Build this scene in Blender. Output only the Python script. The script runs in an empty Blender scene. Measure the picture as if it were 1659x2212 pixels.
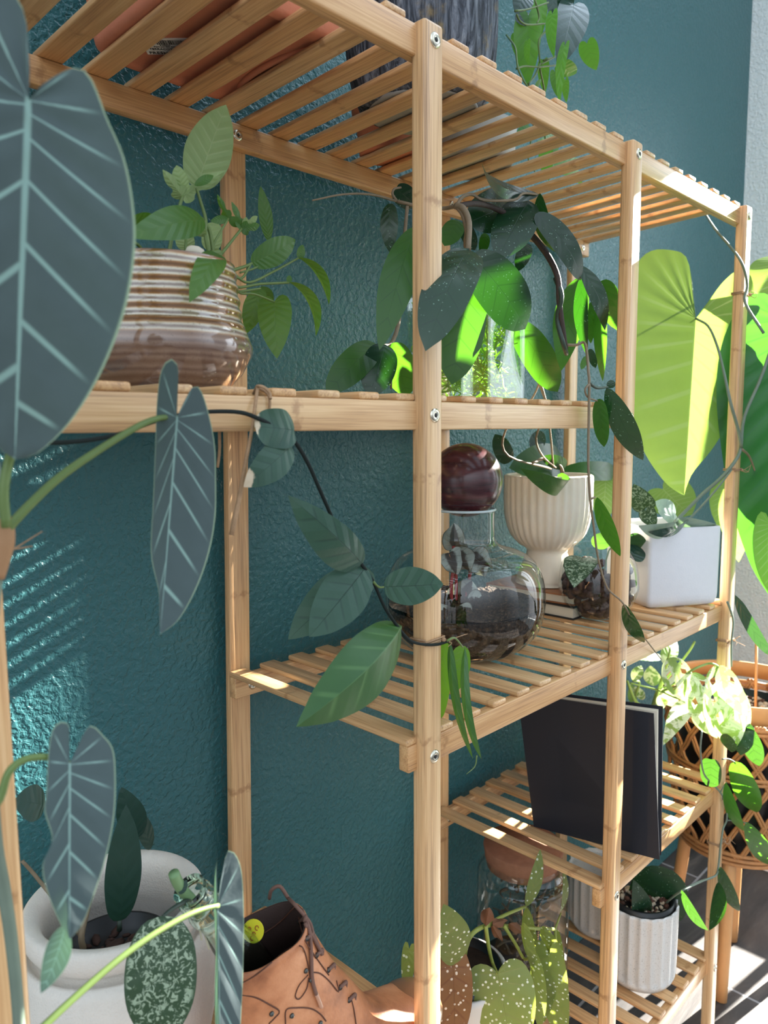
import bpy, bmesh, math, random
import numpy as np
from mathutils import Vector, Matrix
S = bpy.context.scene
COL = S.collection
random.seed(7)

# ---------------------------------------------------------------- camera
CW, CH, CF = 1659.0, 2212.0, 1612.26
CC = Vector((-0.47738, -0.42007, 0.0))
FWD = Vector((0.70863679, 0.6967496, -0.11123802)).normalized()
RGT = Vector((0.70056416, -0.71355951, -0.00653338)).normalized()
UPV = RGT.cross(FWD)
cd = bpy.data.cameras.new('camera')
cam = bpy.data.objects.new('camera', cd)
COL.objects.link(cam)
cam.matrix_world = Matrix(((RGT.x, UPV.x, -FWD.x, CC.x), (RGT.y, UPV.y, -FWD.y, CC.y), (RGT.z, UPV.z, -FWD.z, CC.z), (0, 0, 0, 1)))
cd.sensor_fit = 'VERTICAL'
cd.sensor_height = 36.0
cd.lens = CF / CH * 36.0
cd.clip_start = 0.02
cd.dof.use_dof = True
cd.dof.focus_distance = 0.78
cd.dof.aperture_fstop = 9.0
S.camera = cam

# ---------------------------------------------------------------- light, sky, exposure
S.view_settings.view_transform = 'Standard'
S.view_settings.look = 'None'
S.view_settings.gamma = 1.0
S.view_settings.use_curve_mapping = False
S.view_settings.exposure = 0.17
SUN_DIR = Vector((-1.0, 0.155, -0.45)).normalized()      # the way the light travels
sl = bpy.data.lights.new('sun', 'SUN')
sl.energy = 58.0
sl.angle = math.radians(0.53)
sl.color = (1.0, 0.95, 0.86)
so = bpy.data.objects.new('sun', sl)
COL.objects.link(so)
so.rotation_euler = SUN_DIR.to_track_quat('-Z', 'Y').to_euler()
so.location = (3, -0.5, 2.5)
W = bpy.data.worlds.new('daylight')
S.world = W
W.use_nodes = True
wn, wl = W.node_tree.nodes, W.node_tree.links
wn.clear()
wo = wn.new('ShaderNodeOutputWorld')
wb = wn.new('ShaderNodeBackground')
wt = wn.new('ShaderNodeTexCoord')
ws = wn.new('ShaderNodeSeparateXYZ')
wl.new(wt.outputs['Generated'], ws.inputs[0])
def wramp(src, stops):
    r = wn.new('ShaderNodeValToRGB')
    mr = wn.new('ShaderNodeMapRange')
    mr.inputs[1].default_value = -1
    wl.new(src, mr.inputs[0])
    wl.new(mr.outputs[0], r.inputs[0])
    e = r.color_ramp.elements
    while len(e) < len(stops): e.new(0.5)
    for i, (p, c) in enumerate(stops):
        e[i].position = p; e[i].color = (*c, 1)
    return r.outputs[0]
def wmul(a, b, op='MULTIPLY'):
    m = wn.new('ShaderNodeMix'); m.data_type = 'RGBA'; m.blend_type = op; m.inputs[0].default_value = 1
    wl.new(a, m.inputs[6]); wl.new(b, m.inputs[7])
    return m.outputs[2]
# brighter above and towards the window side (+x); dim below
vert = wramp(ws.outputs['Z'], [(0.0, (.10, .10, .10)), (0.45, (.28, .29, .30)), (0.62, (.85, .93, 1.0)), (1.0, (.7, .8, .92))])
side = wramp(ws.outputs['X'], [(0.0, (.34, .35, .36)), (0.25, (.26, .27, .28)), (0.55, (.14, .145, .15)), (0.8, (.4, .43, .46)), (1.0, (1.0, 1.0, 1.0))])
wl.new(wmul(vert, side), wb.inputs[0])
wb.inputs[1].default_value = 7.0
wl.new(wb.outputs[0], wo.inputs[0])

# ---------------------------------------------------------------- helpers
def U(u, v, y=None, x=None, z=None, d=None):
    """pixel of the 1659x2212 photograph -> world point on a given plane / at a given depth"""
    r = FWD + RGT * ((u - CW / 2) / CF) - UPV * ((v - CH / 2) / CF)
    if y is not None: t = (y - CC.y) / r.y
    elif x is not None: t = (x - CC.x) / r.x
    elif z is not None: t = (z - CC.z) / r.z
    else: t = d
    return CC + r * t
def depth(p): return (Vector(p) - CC).dot(FWD)

def link(name, me, mat=None, parent=None):
    o = bpy.data.objects.new(name, me)
    COL.objects.link(o)
    if mat is not None and len(me.materials) == 0:
        for m in (mat if isinstance(mat, (list, tuple)) else [mat]): me.materials.append(m)
    if parent is not None: o.parent = parent
    return o
def root_of(o):
    while o.parent: o = o.parent
    return o
def thing(name, label, cat, loc, group=None):
    o = bpy.data.objects.new(name, None)
    COL.objects.link(o)
    o.empty_display_size = 0.03
    o.location = loc
    o['label'] = label; o['category'] = cat
    if group: o['group'] = group
    return o
class MB:
    """collects vertices/faces in world coordinates, then links ONE mesh object"""
    def __init__(s): s.v = []; s.f = []; s.uv = []; s.mi = []
    def add(s, vs, fs, uvs=None, mi=0):
        n = len(s.v)
        s.v += [tuple(p) for p in vs]
        s.f += [[i + n for i in f] for f in fs]
        s.uv += list(uvs) if uvs is not None else [(0, 0)] * len(vs)
        s.mi += [mi] * len(fs)
        return s
    def build(s, name, mat, parent=None, smooth=True, loc=None):
        off = root_of(parent).location if parent is not None else Vector(loc or (0, 0, 0))
        me = bpy.data.meshes.new(name)
        me.from_pydata([(p[0] - off.x, p[1] - off.y, p[2] - off.z) for p in s.v], [], s.f)
        ul = me.uv_layers.new(name='UVMap')
        li = np.zeros(len(me.loops), dtype=np.int32)
        me.loops.foreach_get('vertex_index', li)
        ul.data.foreach_set('uv', np.array(s.uv, dtype=np.float32)[li].ravel())
        if smooth: me.polygons.foreach_set('use_smooth', [True] * len(me.polygons))
        me.polygons.foreach_set('material_index', s.mi)
        me.update()
        o = link(name, me, mat, parent)
        if parent is None: o.location = off
        return o
    # ---- shapes
    def box(s, lo, hi, bev=0.0, seg=2, mi=0, M=None):
        bm = bmesh.new()
        bmesh.ops.create_cube(bm, size=1)
        c = [(a + b) / 2 for a, b in zip(lo, hi)]; d = [b - a for a, b in zip(lo, hi)]
        for v in bm.verts: v.co = Vector((c[0] + v.co.x * d[0], c[1] + v.co.y * d[1], c[2] + v.co.z * d[2]))
        if bev > 0: bmesh.ops.bevel(bm, geom=bm.edges[:], offset=bev, segments=seg, affect='EDGES', profile=0.5)
        bm.verts.index_update()
        vs = [(M @ v.co if M is not None else v.co.copy()) for v in bm.verts]
        fs = [[v.index for v in f.verts] for f in bm.faces]
        bm.free()
        return s.add(vs, fs, mi=mi)
    def tube(s, pts, rad, n=8, sub=4, cap=True, mi=0, spline=True):
        P = smooth_path(pts, sub) if spline and len(pts) > 2 else [Vector(p) for p in pts]
        m = len(P)
        if not isinstance(rad, (list, tuple)): rad = [rad] * 2
        R = [np.interp(i / (m - 1), np.linspace(0, 1, len(rad)), rad) for i in range(m)]
        up = Vector((0.31, 0.53, 0.79))
        vs, fs, uv = [], [], []
        prev = None
        L = 0
        for i, p in enumerate(P):
            t = (P[min(i + 1, m - 1)] - P[max(i - 1, 0)])
            if t.length < 1e-9: t = Vector((0, 0, 1))
            t.normalize()
            if prev is None:
                a = t.cross(up)
                if a.length < 1e-3: a = t.cross(Vector((1, 0, 0)))
            else:
                a = prev - t * prev.dot(t)
            a.normalize(); prev = a
            b = t.cross(a)
            if i: L += (P[i] - P[i - 1]).length
            for k in range(n):
                w = 2 * math.pi * k / n
                vs.append(p + (a * math.cos(w) + b * math.sin(w)) * R[i]); uv.append((k / n, L))
        for i in range(m - 1):
            for k in range(n):
                k2 = (k + 1) % n
                fs.append([i * n + k, i * n + k2, (i + 1) * n + k2, (i + 1) * n + k])
        if cap:
            fs.append(list(range(n))[::-1]); fs.append([(m - 1) * n + k for k in range(n)])
        return s.add(vs, fs, uv, mi)
    def lathe(s, prof, c, n=48, mod=None, M=None, mi=0, close=False, sub=0):
        """prof: (r, z) list revolved round the vertical axis through c; mod(theta, i) scales r"""
        if sub:
            q = smooth_path([Vector((r, 0, z)) for r, z in prof], sub)
            prof = [(max(p.x, 0), p.z) for p in q]
        vs, fs, uv = [], [], []
        m = len(prof)
        for i, (r, z) in enumerate(prof):
            for k in range(n):
                w = 2 * math.pi * k / n
                rr = r * (mod(w, i / (m - 1)) if mod else 1)
                p = Vector((rr * math.cos(w), rr * math.sin(w), z))
                if M is not None: p = M @ p
                vs.append(Vector(c) + p); uv.append((k / n, i / (m - 1)))
        for i in range(m - 1):
            for k in range(n):
                k2 = (k + 1) % n
                fs.append([i * n + k, i * n + k2, (i + 1) * n + k2, (i + 1) * n + k])
        if close:
            fs.append([k for k in range(n)][::-1]); fs.append([(m - 1) * n + k for k in range(n)])
        return s.add(vs, fs, uv, mi)
    def ball(s, c, r, n=10, sc=(1, 1, 1), M=None, mi=0):
        vs, fs = [], []
        m = max(4, n // 2 + 1)
        for i in range(m + 1):
            a = math.pi * i / m
            for k in range(n):
                w = 2 * math.pi * k / n
                p = Vector((r * sc[0] * math.sin(a) * math.cos(w), r * sc[1] * math.sin(a) * math.sin(w), r * sc[2] * math.cos(a)))
                if M is not None: p = M @ p
                vs.append(Vector(c) + p)
        for i in range(m):
            for k in range(n):
                k2 = (k + 1) % n
                fs.append([i * n + k, (i + 1) * n + k, (i + 1) * n + k2, i * n + k2])
        return s.add(vs, fs, mi=mi)
def smooth_path(pts, sub=4):
    P = [Vector(p) for p in pts]
    if len(P) < 3: return P
    out = []
    Q = [P[0] * 2 - P[1]] + P + [P[-1] * 2 - P[-2]]
    for i in range(1, len(Q) - 2):
        for k in range(sub):
            t = k / sub
            a, b, c, d = Q[i - 1], Q[i], Q[i + 1], Q[i + 2]
            out.append(0.5 * ((2 * b) + (c - a) * t + (2 * a - 5 * b + 4 * c - d) * t * t + (3 * b - a - 3 * c + d) * t ** 3))
    out.append(P[-1])
    return out

# ---------------------------------------------------------------- node helpers
def srgb(r, g, b):
    f = lambda c: (c / 255 / 12.92) if c / 255 <= 0.04045 else ((c / 255 + 0.055) / 1.055) ** 2.4
    return (f(r), f(g), f(b), 1.0)
class NT:
    def __init__(s, name):
        s.m = bpy.data.materials.new(name); s.m.use_nodes = True
        s.t = s.m.node_tree; s.t.nodes.clear()
        s.out = s.t.nodes.new('ShaderNodeOutputMaterial')
    def n(s, typ, **kw):
        nd = s.t.nodes.new(typ)
        for k, v in kw.items(): setattr(nd, k, v)
        return nd
    def set(s, sock, val):
        if hasattr(val, 'is_output') or isinstance(val, bpy.types.NodeSocket): s.t.links.new(val, sock)
        elif val is not None: sock.default_value = val
    def math(s, op, a, b=None, c=None, clamp=False):
        nd = s.n('ShaderNodeMath', operation=op); nd.use_clamp = clamp
        s.set(nd.inputs[0], a)
        if b is not None: s.set(nd.inputs[1], b)
        if c is not None: s.set(nd.inputs[2], c)
        return nd.outputs[0]
    def mix(s, f, a, b, blend='MIX'):
        nd = s.n('ShaderNodeMix'); nd.data_type = 'RGBA'; nd.blend_type = blend
        s.set(nd.inputs[0], f); s.set(nd.inputs[6], a); s.set(nd.inputs[7], b)
        return nd.outputs[2]
    def ramp(s, f, stops, interp='LINEAR'):
        nd = s.n('ShaderNodeValToRGB'); e = nd.color_ramp.elements; nd.color_ramp.interpolation = interp
        while len(e) < len(stops): e.new(0.5)
        for i, (p, c) in enumerate(stops):
            e[i].position = p; e[i].color = c if len(c) == 4 else (*c, 1)
        s.set(nd.inputs[0], f)
        return nd.outputs[0]
    def step(s, v, lo, hi):
        nd = s.n('ShaderNodeMapRange'); nd.interpolation_type = 'SMOOTHSTEP'
        s.set(nd.inputs[0], v); s.set(nd.inputs[1], lo); s.set(nd.inputs[2], hi)
        return nd.outputs[0]
    def noise(s, vec, scale, detail=3.0, rough=0.5, dist=0.0):
        nd = s.n('ShaderNodeTexNoise'); s.set(nd.inputs['Vector'], vec)
        nd.inputs['Scale'].default_value = scale; nd.inputs['Detail'].default_value = detail
        nd.inputs['Roughness'].default_value = rough; nd.inputs['Distortion'].default_value = dist
        return nd.outputs[0]
    def voro(s, vec, scale, feature='F1', rnd=1.0):
        nd = s.n('ShaderNodeTexVoronoi', feature=feature); s.set(nd.inputs['Vector'], vec)
        nd.inputs['Scale'].default_value = scale; nd.inputs['Randomness'].default_value = rnd
        return nd.outputs[0]
    def mapping(s, vec, scale=(1, 1, 1), loc=(0, 0, 0), rot=(0, 0, 0)):
        nd = s.n('ShaderNodeMapping'); s.set(nd.inputs[0], vec)
        nd.inputs['Scale'].default_value = scale; nd.inputs['Rotation'].default_value = rot
        s.set(nd.inputs['Location'], loc)
        return nd.outputs[0]
    def obj(s): return s.n('ShaderNodeTexCoord').outputs['Object']
    def uv(s): return s.n('ShaderNodeTexCoord').outputs['UV']
    def rand(s): return s.n('ShaderNodeObjectInfo').outputs['Random']
    def sep(s, v):
        nd = s.n('ShaderNodeSeparateXYZ'); s.set(nd.inputs[0], v); return nd.outputs
    def comb(s, x, y, z):
        nd = s.n('ShaderNodeCombineXYZ'); s.set(nd.inputs[0], x); s.set(nd.inputs[1], y); s.set(nd.inputs[2], z); return nd.outputs[0]
    def bump(s, h, strength=0.5, dist=0.001):
        nd = s.n('ShaderNodeBump'); nd.inputs['Strength'].default_value = strength; nd.inputs['Distance'].default_value = dist
        s.set(nd.inputs['Height'], h); return nd.outputs[0]
    def bsdf(s, col, rough=0.5, spec=0.5, normal=None, metal=0.0, coat=0.0, sheen=0.0, trans=0.0, ior=1.45, coat_rough=0.1, sheen_tint=None, emit=None):
        nd = s.n('ShaderNodeBsdfPrincipled')
        s.set(nd.inputs['Base Color'], col); s.set(nd.inputs['Roughness'], rough); s.set(nd.inputs['Specular IOR Level'], spec)
        nd.inputs['Metallic'].default_value = metal; nd.inputs['Coat Weight'].default_value = coat; nd.inputs['Coat Roughness'].default_value = coat_rough
        nd.inputs['Sheen Weight'].default_value = sheen; nd.inputs['Transmission Weight'].default_value = trans; nd.inputs['IOR'].default_value = ior
        if sheen: nd.inputs['Sheen Roughness'].default_value = 0.45
        if sheen_tint: nd.inputs['Sheen Tint'].default_value = sheen_tint
        if normal is not None: s.set(nd.inputs['Normal'], normal)
        return nd.outputs[0]
    def done(s, sh):
        s.t.links.new(sh, s.out.inputs[0]); return s.m

def simple(name, col, rough=0.5, spec=0.5, bump=0.0, bscale=200, var=0.0, **kw):
    t = NT(name)
    c = col; nrm = None
    if var: c = t.mix(t.noise(t.obj(), bscale * 0.25, 4), tuple(x * (1 - var) for x in col[:3]) + (1,), tuple(min(1, x * (1 + var)) for x in col[:3]) + (1,))
    if bump: nrm = t.bump(t.noise(t.obj(), bscale, 4, 0.6), bump, 0.001)
    return t.done(t.bsdf(c, rough, spec, nrm, **kw))

def bamboo(axis):
    t = NT('bamboo_' + 'xyz'[axis])
    r = t.rand()
    loc = t.comb(t.math('MULTIPLY', r, 3.1), t.math('MULTIPLY', r, 7.7), t.math('MULTIPLY', r, 5.3))
    sc = [1, 1, 1]; sc[axis] = 0.022
    o = t.obj()
    g1 = t.noise(t.mapping(o, tuple(k * 650 for k in sc), loc), 1.0, 2, 0.6)
    g2 = t.noise(t.mapping(o, tuple(k * 140 for k in sc), loc), 1.0, 2, 0.5)
    big = t.noise(t.mapping(o, (5, 5, 5), loc), 1.0, 2)
    f = t.math('ADD', t.math('MULTIPLY', g1, 0.55), t.math('MULTIPLY', g2, 0.45))
    c = t.ramp(f, [(0.30, srgb(150, 116, 84)), (0.47, srgb(198, 158, 115)), (0.60, srgb(212, 176, 133)), (0.8, srgb(230, 202, 164))])
    tone = t.ramp(t.math('FRACT', t.math('ADD', t.math('MULTIPLY', r, 7.3), t.math('MULTIPLY', big, 0.3))), [(0, srgb(255, 236, 212)), (0.5, srgb(255, 255, 250)), (1, srgb(245, 226, 200))])
    c = t.mix(0.8, c, tone, 'MULTIPLY')
    # bamboo nodes: short darker bands at irregular places along the cane
    along = t.sep(o)[axis]
    q = t.math('FRACT', t.math('ADD', t.math('MULTIPLY', along, 4.3), t.math('MULTIPLY', r, 11.0)))
    q = t.math('ADD', q, t.math('MULTIPLY', t.math('SUBTRACT', t.noise(t.mapping(o, (260, 260, 260)), 1.0, 2), 0.5), 0.05))
    band = t.math('MULTIPLY', t.step(q, 0.475, 0.50), t.step(q, 0.535, 0.51))
    band = t.math('MULTIPLY', band, t.step(t.noise(t.mapping(o, (90, 90, 90), loc), 1.0, 2), 0.42, 0.62))
    c = t.mix(t.math('MULTIPLY', band, 0.6), c, srgb(142, 98, 60))
    nrm = t.bump(f, 0.18, 0.0006)
    return t.done(t.bsdf(c, 0.38, 0.5, nrm, coat=0.2, coat_rough=0.3))
BAM = [bamboo(0), bamboo(1), bamboo(2)]

def wall_paint(name, col, mottled):
    t = NT(name)
    o = t.obj()
    v = t.noise(o, 150, 2, 0.5, 0.25)
    splat = t.ramp(v, [(0.40, (0, 0, 0)), (0.62, (1, 1, 1))])
    fine = t.noise(o, 420, 3, 0.6)
    h = t.math('ADD', t.math('MULTIPLY', splat, 1.0), t.math('MULTIPLY', fine, 0.35))
    nrm = t.bump(h, 0.8, 0.0011)
    big = t.noise(o, 3.0, 2)
    c = t.mix(big, tuple(x * (1 - mottled) for x in col[:3]) + (1,), tuple(x * (1 + mottled) for x in col[:3]) + (1,))
    return t.done(t.bsdf(c, 0.38, 0.5, nrm))
TEAL = wall_paint('teal_wall_paint', srgb(47, 96, 100), 0.06)
PALE = wall_paint('pale_wall_paint', srgb(206, 212, 212), 0.03)

def tile_floor():
    t = NT('slate_tile')
    o = t.obj()
    n1 = t.noise(t.mapping(o, (3, 12, 3)), 1.5, 6, 0.65, 0.8)
    n2 = t.noise(o, 30, 5, 0.7)
    c = t.ramp(n1, [(0.3, srgb(44, 42, 42)), (0.5, srgb(70, 66, 64)), (0.62, srgb(92, 86, 82)), (0.75, srgb(118, 108, 100))])
    c = t.mix(t.math('MULTIPLY', n2, 0.35), c, srgb(60, 56, 55))
    br = t.n('ShaderNodeTexBrick'); t.set(br.inputs['Vector'], t.mapping(o, (1, 1, 1), (0.02, 0.095, 0)))
    br.inputs['Scale'].default_value = 1.0; br.inputs['Brick Width'].default_value = 0.62; br.inputs['Row Height'].default_value = 0.31
    br.inputs['Mortar Size'].default_value = 0.0028; br.inputs['Mortar Smooth'].default_value = 0.2
    c = t.mix(br.outputs['Fac'], c, srgb(150, 150, 152))
    h = t.math('SUBTRACT', t.math('MULTIPLY', n1, 0.6), t.math('MULTIPLY', br.outputs['Fac'], 0.5))
    return t.done(t.bsdf(c, 0.45, 0.5, t.bump(h, 0.4, 0.002)))
TILE = tile_floor()
METAL = simple('nickel', srgb(205, 198, 180), 0.22, 0.5, metal=1.0)
DARK = simple('dark_recess', srgb(22, 20, 18), 0.6)

# ---------------------------------------------------------------- the setting
ZF = -1.06
WY = 0.315
WX = 1.595
def struct(o, label=None):
    o['kind'] = 'structure'
    if label: o['label'] = label
    return o
struct(MB().box((-2.0, WY, ZF - 0.02), (WX + 0.12, WY + 0.1, 1.6)).build('wall_back', TEAL, smooth=False))
struct(MB().box((-2.0, -2.6, ZF - 0.06), (WX, WY, ZF)).build('floor', TILE, smooth=False))
# right-hand wall with the window the sun comes through
WIN = dict(y0=-1.25, y1=0.055, z0=-0.81, z1=0.866)
b = MB()
b.box((WX, WIN['y1'], ZF - 0.02), (WX + 0.12, WY, 1.6))
b.box((WX, -2.6, ZF - 0.02), (WX + 0.12, WIN['y0'], 1.6))
b.box((WX, WIN['y0'], ZF - 0.02), (WX + 0.12, WIN['y1'], WIN['z0']))
b.box((WX, WIN['y0'], WIN['z1']), (WX + 0.12, WIN['y1'], 1.6))
struct(b.build('wall_right', PALE, smooth=False))
WHITE_TRIM = simple('white_trim_paint', srgb(226, 228, 228), 0.4)
b = MB()
for y in (WIN['y0'] + 0.012, -0.092, -0.66, WIN['y1'] - 0.012):
    b.box((WX + 0.0, y - 0.008, WIN['z0']), (WX + 0.05, y + 0.008, WIN['z1']), 0.002)
for z in (WIN['z0'] + 0.008, WIN['z1'] - 0.008):
    b.box((WX + 0.03, WIN['y0'], z - 0.008), (WX + 0.07, WIN['y1'], z + 0.008), 0.002)
struct(b.build('window_1', WHITE_TRIM, smooth=False))
struct(MB().box((-1.9, WY - 0.012, ZF), (WX - 0.002, WY + 0.001, ZF + 0.09), 0.002).build('baseboard_back', TEAL, smooth=False))

# ---------------------------------------------------------------- the bamboo shelf
L1, L2, L0 = 0.36, 0.36206, 0.36385
PW, PD = 0.02352, 0.01583           # front post width (x), depth (y)
YR, TR, SD = 0.01007, 0.01245, 0.28989
RH = 0.02455
TZ = [0.30042, -0.00145, -0.3062, -0.61271, -0.91517]
ST = 0.0062                         # slat thickness
def top_of(i): return TZ[i] + RH + ST
shelf = thing('plant_shelf', 'tall bamboo slatted plant shelf of several tiers against the teal wall', 'shelf', (0.2, 0.15, ZF))
PX = dict(Z=-L0, A=0.0, B=L1, C=L1 + L2)
for k in 'ZABC':
    MB().box((PX[k], 0, ZF), (PX[k] + PW, PD, 0.327), 0.0032, 3).build('post', BAM[2], shelf)
for k in 'ZABC':
    x = PX[k] + PW / 2 - 0.01365
    vs = MB().box((x, SD, ZF), (x + 0.0272, SD + 0.0105, 0.322), 0.0012, 2)
    if k == 'A':       # this rear post leans a little
        vs.v = [(p[0] + 0.0048 + (p[2] - 0.25) * 0.0215, p[1], p[2]) for p in vs.v]
    vs.build('post', BAM[2], shelf)
def rails(i, x0, x1):
    for y in (YR, SD - TR):
        MB().box((x0, y, TZ[i]), (x1, y + TR, TZ[i] + RH), 0.0015, 2).build('rail', BAM[0], shelf)
EX = 0.0107
rails(0, PX['Z'] - EX, PX['C'] + PW + EX)
rails(1, PX['Z'] - EX, PX['B'] + PW + EX)
rails(2, PX['A'] - EX, PX['C'] + PW + EX)
rails(3, PX['Z'] - EX, PX['A'] + PW + EX)
rails(3, PX['B'] - EX, PX['C'] + PW + EX)
rails(4, PX['A'] - EX, PX['C'] + PW + EX)
def slats(i, first, pitch, x0, x1, w=0.0222):
    xs = []
    k = -40
    while True:
        x = first + k * pitch
        if x > x1 - w + 0.004: break
        if x >= x0 - 0.004: xs.append(x)
        k += 1
    for x in xs:
        MB().box((x, YR + 0.0006, TZ[i] + RH), (x + w, SD - 0.0006, TZ[i] + RH + ST), 0.0021, 3).build('slat', BAM[1], shelf)
for k in range(-9, 18):           # the top tier's slats fan out very slightly towards the wall
    f0, b0 = 0.0482 + 0.0408 * k, 0.0600 + 0.0425 * k
    if f0 < PX['Z'] - EX - 0.01 or f0 > PX['C'] + 0.012: continue
    mb = MB().box((0, YR + 0.0006, TZ[0] + RH), (0.0235, SD - 0.0006, TZ[0] + RH + ST), 0.0021, 3)
    mb.v = [(p[0] + f0 + (min(b0, PX['C'] + PW - 0.006) - f0) * (p[1] - YR) / (SD - YR), p[1], p[2]) for p in mb.v]
    mb.build('slat', BAM[1], shelf)
slats(1, 0.0632, 0.0428, PX['Z'] - EX, PX['B'] + PW + EX)
slats(2, 0.0309, 0.0429, PX['A'] - EX, PX['C'] + PW + EX)
slats(3, PX['Z'] - EX, 0.0426, PX['Z'] - EX, PX['A'] + PW + EX)
slats(3, PX['B'] - EX, 0.0428, PX['B'] - EX, PX['C'] + PW + EX)
slats(4, PX['A'] - EX, 0.0428, PX['A'] - EX, PX['C'] + PW + EX)
def bolt_mesh(cross):
    """round bolt head facing -y, recess in the middle"""
    b = MB()
    R = Matrix.Rotation(math.pi / 2, 3, 'X')
    r = 0.0062 if not cross else 0.0058
    b.lathe([(r, 0), (r, 0.0007), (r * .72, 0.0017), (r * .5, 0.0019), (r * .36, 0.0015), (0.0001, 0.0013)], (0, 0, 0), 20, M=R)
    if cross:
        for w, h in ((.0038, .0011), (.0011, .0038)):
            b.box((-w / 2, -.0017, -h / 2), (w / 2, -.0011, h / 2), mi=1)
    else:
        b.lathe([(.0001, .0016), (.0021, .0016), (.0021, .001)], (0, 0, 0), 6, M=R, mi=1)
    o = b.build('bolt', [METAL, DARK])
    o.parent = shelf
    return o
hexb, phil = bolt_mesh(False), bolt_mesh(True)
ot = shelf.location
used = {}
def put_bolt(src, x, y, z):
    o = src if src not in used else src.copy()
    if src in used: COL.objects.link(o); o.parent = shelf
    used[src] = 1
    o.location = (x - ot.x, y - ot.y, z - ot.z)
for k, tiers in (('Z', (0, 1, 3)), ('A', (0, 1, 2, 3, 4)), ('B', (0, 1, 2, 3, 4)), ('C', (0, 2, 3, 4))):
    for i in tiers:
        put_bolt(hexb, PX[k] + PW / 2 + 0.001, 0.0002, TZ[i] + RH * 0.5)
        put_bolt(phil, PX[k] + PW / 2 + 0.001, SD - TR + 0.0002, TZ[i] + RH * 0.5)
# an unused bolt hole, plugged in brown, on the left front post

# ---------------------------------------------------------------- leaves
OUT = {
 'ovate': [(0, 0), (.34, .015), (.74, .12), (1, .36), (.93, .58), (.62, .80), (.26, .93), (.07, .985), (0, 1)],
 'lance': [(0, 0), (.4, .06), (.82, .22), (1, .42), (.9, .62), (.55, .82), (.2, .95), (0, 1)],
 'ellip': [(0, 0), (.5, .04), (.88, .2), (1, .44), (.9, .68), (.56, .87), (.17, .965), (0, 1)],
 'round': [(0, 0), (.55, .0), (.95, .2), (1, .5), (.85, .8), (.45, .96), (0, 1)],
 'heart': [(0, 0), (.12, -.07), (.4, -.14), (.75, -.10), (.97, .07), (1, .25), (.88, .48), (.6, .72), (.25, .9), (.05, .985), (0, 1)],
 'deep': [(0, 0), (.09, -.11), (.33, -.23), (.66, -.21), (.87, -.06), (.98, .12), (1, .27), (.9, .5), (.62, .74), (.27, .91), (.05, .985), (0, 1)],
 'strap': [(0, 0), (.7, .1), (1, .3), (.95, .6), (.6, .85), (.15, .97), (0, 1)],
 'lobed': [(0, 0), (.5, -.02), (.95, .1), (1, .26), (.62, .3), (.42, .38), (.6, .55), (.55, .72), (.25, .9), (0, 1)],
}
def resample(P, n):
    Q = smooth_path([Vector((x, y, 0)) for x, y in P], 8)
    L = [0]
    for a, b in zip(Q, Q[1:]): L.append(L[-1] + (b - a).length)
    t = np.linspace(0, L[-1], n)
    return [(max(0, float(np.interp(k, L, [q.x for q in Q]))), float(np.interp(k, L, [q.y for q in Q]))) for k in t]
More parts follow.
